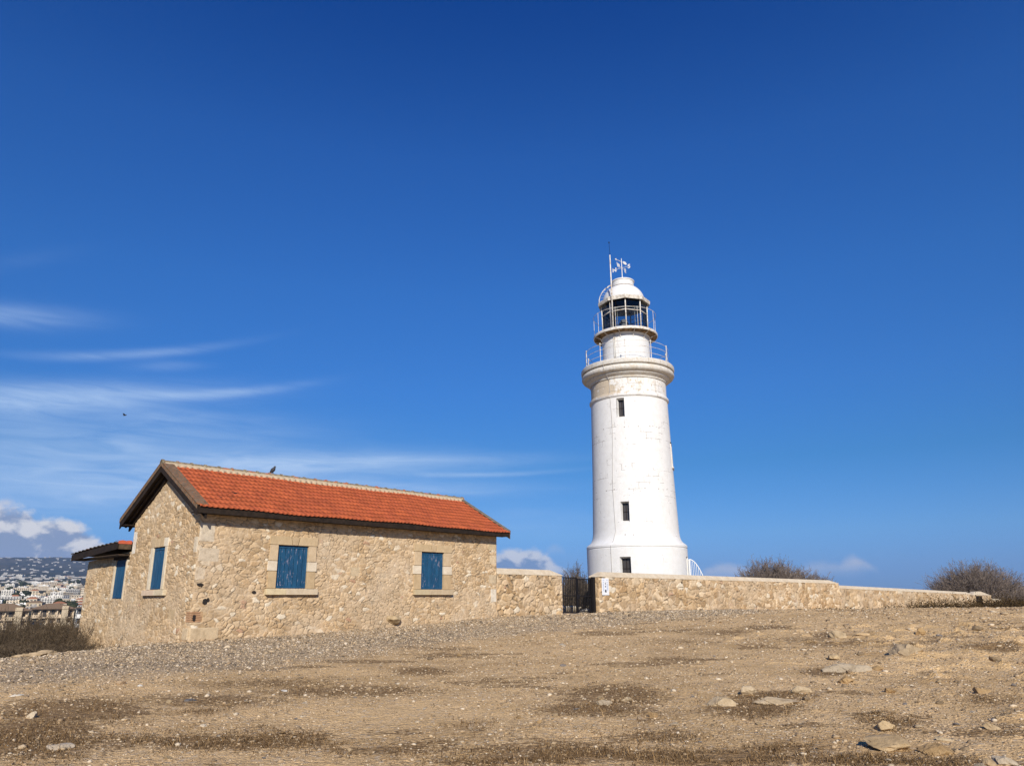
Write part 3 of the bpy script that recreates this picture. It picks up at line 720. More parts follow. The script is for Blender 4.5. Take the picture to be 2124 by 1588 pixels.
for zo in (-.22, -.01):
    for (u, v) in ((ao, 4.64), (ao-.035, 4.64), (ao-.035, 8.78), (ao, 8.78)): P.append(T(u, v, az_(v)+zo))
mb.hexa(P).build('fascia', M_dark, lr, bevel=.004)
mb = MB(); mb.box(T, (ao+.002, -.03), (4.61, 4.64), (3.18, az_(4.64)-.065)); mb.build('end_board', M_barge, lr, bevel=.004)
mb = MB(); mb.box(T, (ao+.05, -.03), (4.66, 8.70), (2.985, 3.008)); mb.build('soffit', M_dark, lr)
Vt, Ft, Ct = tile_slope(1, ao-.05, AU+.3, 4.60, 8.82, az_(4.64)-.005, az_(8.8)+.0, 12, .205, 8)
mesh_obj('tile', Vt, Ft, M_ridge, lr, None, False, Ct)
mb = MB(); uu = np.linspace(ao-.03, -.03, 24)
tp = [T(x, 4.60, az_(4.64)-.005+.035+.02*abs(math.sin(x*math.pi/.205))) for x in uu]; bt = [T(x, 4.60, az_(4.64)-.06) for x in uu]
tq = [p+Vv*.3 for p in tp]; mb.add(tp+bt+tq, [(i, i+1, 24+i+1, 24+i) for i in range(23)]+[(i, i+1, 48+i+1, 48+i) for i in range(23)], 0, (.45, .10, .05)); mb.build('tile_end', M_tile, lr)
# boulder bedded at the foot of the long wall
def rock_mesh(seed, sub=3, flat=1.0, rough=.35):
    import bmesh
    bm = bmesh.new(); bmesh.ops.create_icosphere(bm, subdivisions=sub, radius=1)
    V = np.array([v.co[:] for v in bm.verts]); Fq = [[v.index for v in f.verts] for f in bm.faces]; bm.free()
    rs = np.random.default_rng(seed)
    for _ in range(16):                                  # chop facets
        n_ = rs.normal(size=3); n_ /= np.linalg.norm(n_); d = rs.uniform(.42, .85); t = V@n_; V = V-np.where(t > d, (t-d)*.94, 0)[:, None]*n_
    q = fbm(V[:, 0]*1.6+V[:, 2]*.9+seed*3.1, V[:, 1]*1.6-V[:, 2]*1.1, seed, 5)
    q2 = fbm(V[:, 0]*5+V[:, 2]*3.1+seed, V[:, 1]*5-V[:, 2]*3.7, seed+9, 4)
    V = V*(1+rough*q+.30*q2)[:, None]; V[:, 2] *= flat; return V, Fq
m, nt, b, oc = mat('limestone', 0.95, 0.12)
c = attr(nt, 'col').outputs['Color']; n1 = noise(nt, oc, 5, 7, .7); n2 = noise(nt, oc, 22, 5, .7)
k = mix(nt, 1.0, c, ramp(nt, n1, [(.3, (.52, .48, .42)), (.55, (.88, .87, .85)), (.8, (1.02, 1.01, 1.0))]), 'MULTIPLY')
setc(nt, b, mix(nt, n2.step(.55, .7)*.5, k, (.20, .15, .10))); bump(nt, b, n1*.7+n2*.5, .8, .03); M_rock = m
V, Fq = rock_mesh(91, 3, 1); p = T(6.65, -.04, 1.02)
V = V*np.array([.30, .20, .24]); V = V[:, :1]*U+V[:, 1:2]*Vv+V[:, 2:]*np.array([0, 0, 1.0])+p
tag(mesh_obj('boulder', V, Fq, M_rock, None, p, 'auto', np.tile((.50, .38, .23), (len(V), 1))), 'rounded tan boulder jutting from the foot of the cottage wall between its two windows', 'boulder')

# ------------------------------------------------------------------ lighthouse
TX_, TY_ = 7.075, 43.43; TB = 1.0
LB = math.atan2(TX_, TY_)                                           # bearing of the tower
tow_r = np.array([math.cos(LB), -math.sin(LB), 0]); tow_f = np.array([-math.sin(LB), -math.cos(LB), 0])   # to the right of it / towards the viewer
AX = np.array([TX_, TY_, 0])
def cyl(ph, r, z): return AX+r*(math.sin(ph)*tow_r+math.cos(ph)*tow_f)+np.array([0, 0, z])
light = empty('lighthouse', (TX_, TY_, TB), 'tall white masonry lighthouse with two railed galleries and a glazed lantern', 'lighthouse')
m, nt, b, oc = mat('whitewash', 0.8, 0.2)
cylv = nt.nodes.new('ShaderNodeCombineXYZ'); s_ = nt.nodes.new('ShaderNodeSeparateXYZ'); nt.links.new(oc, s_.inputs[0])
ox, oy, oz = (X(nt, s_.outputs[i]) for i in range(3))
phn = (ox*tow_r[0]+oy*tow_r[1])._b('ARCTAN2', ox*tow_f[0]+oy*tow_f[1])
cv_ = vec(nt, phn*2.4, oz)
br = nt.nodes.new('ShaderNodeTexBrick'); nt.links.new(cv_, br.inputs['Vector']); br.inputs['Scale'].default_value = 1.0
br.inputs['Brick Width'].default_value = .62; br.inputs['Row Height'].default_value = .36; br.inputs['Mortar Size'].default_value = .010; br.inputs['Mortar Smooth'].default_value = .3
bf = X(nt, br.outputs['Fac']); n1 = noise(nt, cv_, .55, 5, .65); n2 = noise(nt, cv_, 3.5, 6, .7); n3 = noise(nt, cv_, 1.2, 4, .6); drip = noise(nt, vscale(nt, cv_, (1, .12, 1)), 5, 5, .65)
neck = (oz.step(11.7, 12.1))*(1.0-oz.step(13.0, 13.3))
z1_ = oz-9.7; z2_ = oz-6.9; zone = (z1_*z1_*-1.3).exp()+(z2_*z2_*-.8).exp()
jm = bf*(n3*.75+n2*.25+neck*.13+zone*.085).step(.575, .635)
left = (phn*-1.0).step(.25, .75)
stain = (n2*.6+n1*.4+neck*left*.15+neck*.05).step(.575, .635)*neck
k = mix(nt, n2.step(.3, .7), (.64, .628, .60), (.70, .692, .675))
k = mix(nt, (drip.step(.55, .75))*.16, k, (.44, .42, .385))
k = mix(nt, drip.step(.50, .66)*neck*.45, k, (.47, .385, .275)); k = mix(nt, stain*.8, k, (.46, .365, .245)); k = mix(nt, jm*.9, k, (.20, .175, .15))
chip = (noise(nt, cv_, 7, 4, .7)*.7+n3*.3+zone*.03+neck*.03).step(.61, .645); k = mix(nt, chip*.6, k, (.33, .29, .245))
setc(nt, b, k); bump(nt, b, n2*.5+n3*.5-bf*.5, .35, .02); M_white = m
m, nt, b, oc = mat('weathered_white_moulding', 0.85, 0.15)
n1 = noise(nt, oc, 2.2, 6, .7); n2 = noise(nt, oc, 9, 5, .7); n3 = noise(nt, vscale(nt, oc, (1, 1, .25)), 4, 4, .6)
k = mix(nt, n2.step(.35, .65), (.54, .50, .43), (.64, .625, .59)); k = mix(nt, n1.step(.50, .64)*.55, k, (.50, .42, .31)); k = mix(nt, n3.step(.58, .70)*.5, k, (.30, .25, .19))
setc(nt, b, k); bump(nt, b, n2, .4, .02); M_mould = m
m, nt, b, oc = mat('rusting_white_iron', 0.55, 0.4)
n1 = noise(nt, oc, 6, 5, .7); setc(nt, b, mix(nt, n1.step(.47, .62)*.75, (.64, .62, .57), (.36, .25, .15))); M_iron_w = m
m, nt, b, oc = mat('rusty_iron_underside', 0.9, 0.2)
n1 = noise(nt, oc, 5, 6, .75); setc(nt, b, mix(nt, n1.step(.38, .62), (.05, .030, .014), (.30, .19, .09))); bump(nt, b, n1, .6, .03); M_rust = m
m, nt, b, oc = mat('white_dome_paint', 0.5, 0.35)
n1 = noise(nt, oc, 3, 5, .65); setc(nt, b, mix(nt, n1.step(.55, .75)*.35, (.66, .655, .64), (.50, .48, .44))); M_dome = m
m = bpy.data.materials.new('lantern_glass'); m.use_nodes = True; nt = m.node_tree
for n_ in list(nt.nodes):
    if n_.type == 'BSDF_PRINCIPLED': nt.nodes.remove(n_)
out = [n_ for n_ in nt.nodes if n_.type == 'OUTPUT_MATERIAL'][0]
tr_ = nt.nodes.new('ShaderNodeBsdfTransparent'); tr_.inputs[0].default_value = (.62, .68, .72, 1); gl = nt.nodes.new('ShaderNodeBsdfGlossy'); gl.inputs['Roughness'].default_value = .03
fr = nt.nodes.new('ShaderNodeFresnel'); fr.inputs[0].default_value = 1.45; mx = nt.nodes.new('ShaderNodeMixShader')
nt.links.new(fr.outputs[0], mx.inputs[0]); nt.links.new(tr_.outputs[0], mx.inputs[1]); nt.links.new(gl.outputs[0], mx.inputs[2]); nt.links.new(mx.outputs[0], out.inputs[0]); M_glass = m
m, nt, b, oc = mat('dark_window', 0.35, 0.5); setc(nt, b, (.045, .04, .038)); M_win = m
# tower wall with splayed openings
openings = [(-.208, .50, 11.62, 12.76, 1), (-.216, .50, 5.68, 6.80, 1), (-.226, .52, 2.55, 3.80, 1)]
prof = [(2.82, .6), (2.82, 1.0), (2.842, 4.28), (2.815, 4.31), (2.85, 4.36), (2.85, 4.45), (2.80, 4.53), (2.66, 4.63), (2.585, 4.71), (2.53, 4.82), (2.485, 4.96), (2.455, 5.2), (2.352, 8.6), (2.285, 12.84),
        (2.33, 12.86), (2.372, 12.92), (2.372, 13.02), (2.31, 13.10), (2.258, 13.13), (2.25, 13.4), (2.262, 14.0)]
pr, pz = np.array([p[0] for p in prof]), np.array([p[1] for p in prof])
zs = set(pz); phs = set(np.linspace(-math.pi, math.pi, 181)[:-1])
for ph, w, z0, z1, _ in openings:
    zs |= {z0, z1}; hw = w/2/2.4; phs = {q for q in phs if abs(q-ph) > hw+.012 or abs(q-ph) < hw-.012}|{ph-hw, ph+hw}
dph = (1.25, 1.43, 1.0, 3.86); phs = {q for q in phs if abs(q-dph[0]) > .012 and abs(q-dph[1]) > .012}|{dph[0], dph[1]}; zs |= {3.86}
zs = np.array(sorted(zs|set(np.arange(5.4, 12.8, .4)))); phs = np.array(sorted(phs)); rr_ = np.interp(zs, pz, pr)
def tr_at(z): return float(np.interp(z, pz, pr))
V = [cyl(q, r, z) for z, r in zip(zs, rr_) for q in phs]; n_ = len(phs)
mb = MB(); fs = []
for i in range(len(zs)-1):
    for k in range(n_):
        zc = (zs[i]+zs[i+1])/2; qc = (phs[k]+(phs[k+1] if k < n_-1 else math.pi))/2
        if any(abs(qc-ph) < w/2/2.4 and z0 < zc < z1 for ph, w, z0, z1, _ in openings): continue
        if dph[0] < qc < dph[1] and zc < dph[3] and zc > dph[2]: continue
        fs.append((i*n_+k, i*n_+(k+1) % n_, (i+1)*n_+(k+1) % n_, (i+1)*n_+k))
mb.add(V, fs)
for ph, w, z0, z1, _ in openings:      # splayed reveals
    hw = w/2/2.4; O = [cyl(ph-hw, tr_at(z0), z0), cyl(ph+hw, tr_at(z0), z0), cyl(ph+hw, tr_at(z1), z1), cyl(ph-hw, tr_at(z1), z1)]
    iw = hw*.84; I = [cyl(ph-iw, tr_at(z0)-.30, z0+.10), cyl(ph+iw, tr_at(z0)-.30, z0+.10), cyl(ph+iw, tr_at(z1)-.30, z1-.07), cyl(ph-iw, tr_at(z1)-.30, z1-.07)]
    mb.add(O+I, [(k, (k+1) % 4, (k+1) % 4+4, k+4) for k in range(4)])
O = [cyl(dph[0], 2.82, 1.0), cyl(dph[1], 2.82, 1.0), cyl(dph[1], 2.84, 3.86), cyl(dph[0], 2.84, 3.86)]; I = [cyl(q, 2.35, z) for q, z in ((dph[0], 1.0), (dph[1], 1.0), (dph[1], 3.86), (dph[0], 3.86))]
mb.add(O+I, [(k, (k+1) % 4, (k+1) % 4+4, k+4) for k in range(4)])
tower = mb.build('tower', M_white, light, smooth='auto', edge=.5)
for p_ in tower.data.polygons: p_.use_smooth = True
tower.data.set_sharp_from_angle(angle=.5)
for ph, w, z0, z1, _ in openings:
    hw = w/2/2.4*.84; ri = lambda z: tr_at(z)-.27
    mb = MB(); mb.add([cyl(ph-hw, ri(z0)-.05, z0+.1), cyl(ph+hw, ri(z0)-.05, z0+.1), cyl(ph+hw, ri(z1)-.05, z1-.07), cyl(ph-hw, ri(z1)-.05, z1-.07)], [(0, 1, 2, 3)])
    fw = mb.build('window', M_win, light)
    mb = MB(); r0, r1 = ri(z0)-.02, ri(z1)-.02
    A_ = [cyl(ph-hw, r0, z0+.1), cyl(ph+hw, r0, z0+.1), cyl(ph+hw, r1, z1-.07), cyl(ph-hw, r1, z1-.07)]
    for k in range(4): mb.tube([A_[k], A_[(k+1) % 4]], .018, 4)
    mb.tube([(A_[0]+A_[1])/2, (A_[2]+A_[3])/2], .012, 4); mb.tube([(A_[0]+A_[3])/2, (A_[1]+A_[2])/2], .012, 4)
    mb.build('frame', M_dark, fw)
mb = MB(); mb.add([cyl(q, 2.45, z) for q, z in ((dph[0], 1.0), (dph[1], 1.0), (dph[1], 3.86), (dph[0], 3.86))], [(0, 1, 2, 3)]); mb.build('door', M_hole, light)
# the window on the right flank: a proud white frame
mb = MB(); ph = 1.50
for (za, zb, w, r_) in ((8.92, 10.30, .09, .10),):
    for s_ in (-1, 1):
        P = [cyl(ph+s_*.17+dp, tr_at(z)+dr, z) for z in (za, zb) for (dp, dr) in ((-.02, -.05), (.02, -.05), (.02, .05), (-.02, .05))]; mb.hexa(P)
    P = [cyl(ph+dp, tr_at(z)+dr, z) for z in (za-.07, za) for (dp, dr) in ((-.2, -.05), (.2, -.05), (.2, .11), (-.2, .11))]; mb.hexa(P)
mb.build('window_frame', M_mould, light, bevel=.01)
mb = MB(); P = [cyl(ph+dp, tr_at(z)+dr, z) for z in (10.305, 10.38) for (dp, dr) in ((-.19, -.05), (.19, -.05), (.19, .07), (-.19, .07))]; mb.hexa(P).build('window_head', M_dark, light)
# cornice and lower gallery
q = np.linspace(-math.pi/2, math.pi/2, 13)
cor = [(2.262, 14.0), (2.31, 14.0), (2.33, 14.04), (2.33, 14.09), (2.39, 14.12), (2.46, 14.19), (2.52, 14.22), (2.52, 14.30), (2.57, 14.315)]+[(2.585+.205*math.cos(t), 14.52+.2*math.sin(t)) for t in q]+[(2.70, 14.725), (2.70, 14.745), (2.795, 14.76), (2.81, 14.80), (2.81, 14.99), (2.78, 15.03), (1.3, 15.06)]
mb = MB(); mb.lathe((TX_, TY_), cor, 128); o = mb.build('cornice', M_mould, light)
o.data.polygons.foreach_set('use_smooth', np.ones(len(o.data.polygons), bool)); o.data.set_sharp_from_angle(angle=.6)
def railing(name, r, z0, z1, nposts, ph0, rails, rp, rrail, ball=0.0, sweep=(0, 2*math.pi)):
    mb = MB(); qs = np.linspace(sweep[0], sweep[1], 73)
    for z in rails: mb.tube([cyl(q, r, z) for q in qs], rrail, 6, cap=False)
    base = mb.build(name, M_iron_w, light, smooth=True)
    for k in range(nposts):
        ph = ph0+2*math.pi*k/nposts; mb = MB(); pts = [cyl(ph, r, z0), cyl(ph, r, z0+(z1-z0)*.5), cyl(ph, r, z1)]
        mb.tube(pts, rp, 6)
        if ball:
            for z in list(rails)+[z1+ball*.4]: mb.lathe(cyl(ph, r, 0)[:2], [(.002, z-ball), (ball*.8, z-ball*.6), (ball, z), (ball*.8, z+ball*.6), (.002, z+ball)], 8)
            mb.lathe(cyl(ph, r, 0)[:2], [(.09, z0-.005), (.09, z0+.03), (.035, z0+.05)], 8)
        mb.build('post', M_iron_w, base)
    return base
railing('gallery_railing', 2.52, 15.05, 16.20, 10, -.02, (15.42, 15.80, 16.16), .022, .012, .040)
# watch room and lantern gallery
mb = MB(); mb.lathe((TX_, TY_), [(1.46, 15.05), (1.47, 15.12), (1.446, 15.14), (1.446, 17.02), (1.50, 17.06), (1.50, 17.14)], 96); o = mb.build('watch_room', M_dome, light, smooth=True); o.data.set_sharp_from_angle(angle=.5)
mb = MB()
for ph in (.13, .60, -.33, 1.15, -.9): mb.tube([cyl(ph, 1.449, 15.1), cyl(ph, 1.447, 17.0)], .005, 4)
for z, r_ in ((16.30, 1.452),): mb.tube([cyl(q, r_, z) for q in np.linspace(-1.5, 1.5, 30)], .004, 4)
mb.build('plate_seam', M_iron_w, light)
mb = MB()
for k in range(12):
    mb = MB(); ph = .32+k*2*math.pi/12; P = [cyl(ph, 1.45, 16.78), cyl(ph, 1.60, 17.02), cyl(ph, 1.90, 17.12)]; mb.tube(P, (.035, .03, .02), 5); mb.build('bracket', M_iron_w, light)
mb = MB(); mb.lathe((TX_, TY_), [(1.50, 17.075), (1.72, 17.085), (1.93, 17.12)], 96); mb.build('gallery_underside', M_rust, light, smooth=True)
mb = MB(); mb.lathe((TX_, TY_), [(1.93, 17.115), (1.965, 17.12), (1.975, 17.16), (1.975, 17.24), (1.955, 17.28), (1.30, 17.285)], 96); o = mb.build('gallery_floor', M_iron_w, light, smooth=True); o.data.set_sharp_from_angle(angle=.5)
railing('lantern_railing', 1.93, 17.28, 18.55, 9, .42, (18.52,), .013, .013)
# lantern: polygonal glazing
NG = 9; g0 = .07
def gv(k, r, z): return cyl(g0+2*math.pi*k/NG, r, z)
mb = MB(); mb.lathe((TX_, TY_), [(1.44, 17.28), (1.44, 17.40), (1.36, 17.40)], 64); mb.build('lantern_base', M_iron_w, light, smooth=False)
mb = MB()
for k in range(NG):
    mb.tube([gv(k, 1.40, 17.38), gv(k, 1.43, 19.40)], .038, 6)
    mb.tube([gv(k, 1.415, 18.56), gv(k+1, 1.415, 18.56)], .028, 6); mb.tube([gv(k, 1.40, 17.42), gv(k+1, 1.40, 17.42)], .03, 6); mb.tube([gv(k, 1.43, 19.34), gv(k+1, 1.43, 19.34)], .035, 6)
mb.build('glazing_bar', M_iron_w, light, smooth=True)
for k in range(NG):
    mb = MB(); mb.add([gv(k, 1.39, 17.42), gv(k+1, 1.39, 17.42), gv(k+1, 1.42, 19.34), gv(k, 1.42, 19.34)], [(0, 1, 2, 3)]); mb.build('glass_pane', M_glass, light)
# inner handrail and lamp
mb = MB(); mb.tube([cyl(q, 1.22, 18.78) for q in np.linspace(0, 2*math.pi, 49)], .016, 5, cap=False)
for k in range(7): mb.tube([cyl(.9*k-.35, 1.22, 17.3), cyl(.9*k-.35, 1.22, 18.78)], .016, 5)
mb.build('inner_rail', M_iron_w, light)
m, nt, b, oc = mat('lamp_housing', .6, .3); setc(nt, b, (.30, .27, .25)); M_lamp = m
mb = MB(); lp = AX-.06*tow_r; mb.lathe(lp[:2], [(.20, 17.28), (.20, 18.10), (.24, 18.12), (.24, 18.15)], 20); mb.lathe(lp[:2], [(.30, 18.13), (.30, 18.16), (.16, 18.36), (.03, 18.44)], 20); mb.build('lamp', M_lamp, light, smooth=False)
# roof
mb = MB(); V = []
for r_, z in ((1.18, 19.52), (1.30, 19.34), (1.50, 19.30), (1.62, 19.22), (1.64, 19.40), (1.62, 19.46), (1.34, 19.60)): V += [gv(k, r_, z) for k in range(NG)]
fs = [(i*NG+k, i*NG+(k+1) % NG, (i+1)*NG+(k+1) % NG, (i+1)*NG+k) for i in range(6) for k in range(NG)]; mb.add(V, fs)
mb.build('eave', wood('eave_rust', (.33, .28, .22), (.70, .67, .60)), light)
mb = MB(); q = np.linspace(0, 1, 14)
mb.lathe((TX_, TY_), [(1.30, 19.50)]+[(1.30*math.cos(t*1.02), 19.56+1.13*math.sin(t*1.02)) for t in q], 96); mb.lathe((TX_, TY_), [(.675, 20.50), (.69, 20.54), (.69, 20.86), (.735, 20.88), (.745, 20.93), (.70, 20.97), (.40, 21.03), (.07, 21.06)], 64)
o = mb.build('dome', M_dome, light, smooth=True); o.data.set_sharp_from_angle(angle=.5)
mb = MB(); mb.lathe((TX_, TY_), [(.68, 20.515), (.702, 20.52), (.702, 20.545), (.68, 20.55)], 64); mb.build('drum_seam', M_rust, light)
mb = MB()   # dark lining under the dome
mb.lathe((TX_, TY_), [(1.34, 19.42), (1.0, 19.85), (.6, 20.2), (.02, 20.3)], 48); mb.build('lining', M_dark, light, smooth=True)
mb = MB()   # ladder hoop over the left of the dome
for r_ in (.0, .11):
    mb.tube([cyl(-1.45+r_*1.2, (1.30+.22)*math.cos(t)+.04, 19.50+(1.13+.26)*math.sin(t)) for t in np.linspace(0, 1.12, 12)], .018, 5)
for t in np.linspace(.1, 1.05, 7): mb.tube([cyl(-1.45, 1.52*math.cos(t)+.04, 19.50+1.39*math.sin(t)), cyl(-1.45+.13, 1.30*math.cos(t), 19.56+1.13*math.sin(t))], .010, 4)
mb.build('dome_ladder', M_iron_w, light)
# flag pole, whip aerial and pipes
mb = MB(); pb = AX-.70*tow_r+1.60*tow_f; pt = AX-.69*tow_r+1.55*tow_f
mb.tube([pb+[0, 0, 17.28], pt+[0, 0, 20.2], pt+[0, 0, 22.15]], (.045, .042, .034), 8); mb.build('flag_pole', M_iron_w, light, smooth=True)
mb = MB(); mb.tube([pt+[0, 0, 22.1], pt+[-.02, 0, 22.95]], .010, 4); mb.lathe((pt+np.array([-.02, 0, 0]))[:2], [(.004, 22.93), (.035, 22.97), (.035, 23.03), (.004, 23.08)], 8); mb.build('aerial', M_iron, light)
mb = MB()
for d in (-.50, -.435): mb.tube([cyl(d, 1.49, 15.1), cyl(d, 1.49, 17.1)], .022, 6)
mb.build('conduit', M_iron_w, light, smooth=True)
m, nt, b, oc = mat('grey_cable', .7, .3); setc(nt, b, (.42, .40, .38)); M_cable = m
mb = MB(); pc = -.452; mb.tube([cyl(pc-.05, r_+.025, z) for r_, z in ((2.80, 15.0), (2.82, 14.8), (2.79, 14.5), (2.52, 14.25), (2.33, 14.05))]+[cyl(pc-.02-.02*math.sin(z), tr_at(z)+.022, z) for z in np.linspace(13.9, 5.2, 24)]+[cyl(pc-.03, 2.62, 4.72), cyl(pc-.05, 2.87, 4.40)]+[cyl(pc-.05, 2.865, z) for z in (4.2, 3.2, 2.2, 1.2)], .014, 5)
mb.build('lightning_cable', M_cable, light)
# small sockets left by old scaffolding
mb = MB()
for z, qs in ((11.05, (-.72, -.46, -.14, .20, .50, .78)), (7.52, (-.68, -.46, -.10, .27, .62, .9)), (4.98, (-.23, -.05))):
    for q in qs:
        zz = z+random.uniform(-.04, .04); r_ = tr_at(zz)+.004
        mb = MB(); P = [cyl(q+.035*math.cos(t)/2.3, r_, zz+.035*math.sin(t)) for t in np.linspace(0, 2*math.pi, 9)[:-1]]; mb.add(P, [tuple(range(8))]); mb.build('socket', M_lamp, light)
# weather vane
vane = empty('weather_vane', (TX_, TY_, 21.05), 'white weather vane with an arrow and letters N and S on top of the lantern', 'weather vane')
mb = MB(); mb.lathe((TX_, TY_), [(.09, 21.05), (.045, 21.22), (.026, 21.35), (.022, 22.55), (.004, 22.62)], 10); mb.build('spindle', M_dome, vane, smooth=True)
ns = tow_r*.905+tow_f*.42; ns /= np.linalg.norm(ns); ew = np.array([-ns[1], ns[0], 0]); zc = 21.93
mb = MB(); mb.tube([AX-ns*.42+[0, 0, zc], AX+ns*.40+[0, 0, zc]], .013, 6); mb.tube([AX-ew*.40+[0, 0, zc], AX+ew*.40+[0, 0, zc]], .013, 6); mb.build('arm', M_dome, vane)
def letter(ch, c, dirv, h, th=.025):
    cu = bpy.data.curves.new('t', 'FONT'); cu.body = ch; cu.size = h*1.38; cu.extrude = th/2; cu.offset = .012; cu.align_x = 'CENTER'
    to = bpy.data.objects.new('t', cu); C_.objects.link(to); bpy.context.view_layer.update()
    me = to.evaluated_get(bpy.context.evaluated_depsgraph_get()).to_mesh()
    V = np.array([v.co[:] for v in me.vertices]); Fq = [list(p.vertices) for p in me.polygons]
    bpy.data.objects.remove(to); V = V[:, :1]*dirv+V[:, 1:2]*np.array([0, 0, 1.0])+V[:, 2:]*np.cross(dirv, [0, 0, 1.0])+c-np.array([0, 0, h/2])
    return mesh_obj('letter', V, Fq, M_dome, vane)
letter('N', AX-ns*.52+[0, 0, zc], ns, .27); letter('S', AX+ns*.50+[0, 0, zc], ns, .27)
letter('W', AX-ew*.50+[0, 0, zc], ew, .27); letter('E', AX+ew*.50+[0, 0, zc], ew, .27)
ad = tow_r*.78-tow_f*-.62; ad = tow_r*.55+tow_f*-.30; ad /= np.linalg.norm(ad); ad = tow_r*.66+tow_f*-.75; ad /= np.linalg.norm(ad)
mb = MB(); za = 22.36
mb.tube([AX-ad*.50+[0, 0, za+.02], AX+ad*.45+[0, 0, za-.02]], .017, 6)
def plate(pts, th=.012):
    n3 = np.cross(ad, [0, 0, 1.0]); P = [AX+ad*x+np.array([0, 0, za+z])+n3*th for x, z in pts]+[AX+ad*x+np.array([0, 0, za+z])-n3*th for x, z in pts]; n_ = len(pts)
    mb.add(P, [tuple(range(n_)), tuple(range(2*n_-1, n_-1, -1))]+[(k, k+n_, (k+1) % n_+n_, (k+1) % n_) for k in range(n_)])
plate([(-.62, .03), (-.48, .10), (-.50, .02), (-.48, -.06)]); plate([(.12, .0), (.20, .10), (.38, .09), (.50, -.02), (.38, -.11), (.20, -.09)])
mb.build('arrow', M_dome, vane)
# stair balustrade by the tower door
m, nt, b, oc = mat('white_rail_paint', .5, .4); setc(nt, b, (.78, .78, .77)); M_railp = m
st = empty('stair_railing', tuple(cyl(1.35, 2.9, TB)), 'white curved stair railing beside the door at the foot of the lighthouse', 'railing')
mb = MB(); pts = []
for t in np.linspace(0, 1, 9):
    p = AX+tow_r*(2.86+.78*t)+tow_f*(.45-.2*t); pts.append(p+np.array([0, 0, 3.72-1.10*t**2.1]))
mb.tube(pts, .026, 6); mb.build('handrail', M_railp, st, smooth=True)
for k, p in enumerate(pts):
    mb = MB(); r_ = .05 if k == 0 else .012; mb.tube([np.array([p[0], p[1], TB-.05]), p], r_, 5); mb.build('baluster', M_railp, st)

# ------------------------------------------------------------------ enclosure wall
gz = lambda u: float(gsmooth(*[np.array([q]) for q in T(u, .2, 0)[:2]])[0])
def coping(mb, ua, ub, zfun, slantA, slantB, v0=-.03, v1=.53, h=.23):
    """ridge-backed rendered coping; slants cut its two ends"""
    n_ = max(2, int((ub-ua)/1.2)); us = np.linspace(ua, ub, n_+1); V = []
    for i, u in enumerate(us):
        z = zfun(u); w = .008*math.sin(u*5.1)
        top = u+(slantA if i == 0 else 0)-(slantB if i == n_ else 0)
        V += [T(u, v0, z), T(u, v0, z+.045), T(top, v0+.17, z+h+w), T(top, v1-.17, z+h+w), T(u, v1, z+.045), T(u, v1, z)]
    fs = [(i*6+k, i*6+(k+1) % 6, (i+1)*6+(k+1) % 6, (i+1)*6+k) for i in range(n_) for k in range(6)]+[tuple(range(5, -1, -1)), tuple(n_*6+k for k in range(6))]
    return mb.add(V, fs)
def wall_run(name, label, ua, ub, zfun, seed, res, slA, slB, sw=.27, sh=.18):
    w = empty(name, tuple(T(ua, .25, gz(ua))), label, 'wall')
    ps = [panel('f', fr_u(0), ua, ub, lambda a_: np.full(a_.shape, -.3), lambda a_: np.array([zfun(q)+.01 for q in a_]), res, seed, None, build=False, sw=sw, sh=sh, relief=.055, vary=.95, joint=.62),
          panel('f', fr_u(.5, 1), ua, ub, const(-.3), lambda a_: np.array([zfun(q)+.01 for q in a_]), max(.1, res), seed+1, None, build=False, flip=True, sw=sw, sh=sh)]
    for uu, s_, fl in ((ua, -1, True), (ub, 1, False)): ps.append(panel('f', fr_v(uu, s_), 0, .5, const(-.3), const(zfun(uu)+.01), .03, seed+2, None, build=False, sw=sw, sh=sh, flip=fl))
    joined('masonry', ps, M_rubble, w)
    mb = MB(); coping(mb, ua-(.02 if slA else 0), ub+(.02 if slB else 0), zfun, slA, slB).build('coping', M_coping, w, bevel=.015)
    return w
wall_run('stone_wall', 'rubble stone garden wall with pale coping between the cottage and the iron gate', HL+.03, 15.22, lambda u: 2.53, 41, .024, 0, .62)
wall_run('stone_wall', 'long rubble stone wall with pale coping in front of the lighthouse, right of the gate', 17.70, 45.0, lambda u: 2.53, 45, .03, .42, 1.6, .40, .19)
low = lambda u: 2.22-(u-45)*.0107
wall_run('stone_wall', 'lower rubble wall with sloping pale coping, stepping down from the long wall', 45.03, 80.2, low, 49, .06, .0, 2.2, .62, .24)
gh = empty('gate_pier', tuple(T(85, .25, .5)), 'stubby stone gate pier with rounded pale coping at the low end of the wall', 'gate pier')
ps = [panel('f', fr_u(0), 81.0, 88.8, const(-.2), const(1.78), .07, 61, None, build=False, sw=.34, sh=.22, holes=[(81.85, 84.6, -.3, 1.70)]),
      panel('f', fr_v(81.0, -1), 0, .6, const(-.2), const(1.78), .08, 62, None, build=False, flip=True), panel('f', fr_v(88.8, 1), 0, .6, const(-.2), const(1.78), .08, 63, None, build=False), panel('f', fr_u(.6, 1), 81.0, 88.8, const(-.2), const(1.78), .1, 64, None, build=False, flip=True)]
joined('masonry', ps, M_rubble, gh)
mb = MB(); V = []; us = [80.9, 82.6, 85.0, 88.0, 89.0]; hs = [.05, .36, .38, .10, .02]
for u, h in zip(us, hs): V += [T(u, -.04, 1.775), T(u, -.02, 1.80), T(u, .12, 1.79+h), T(u, .5, 1.79+h), T(u, .64, 1.80), T(u, .64, 1.775)]
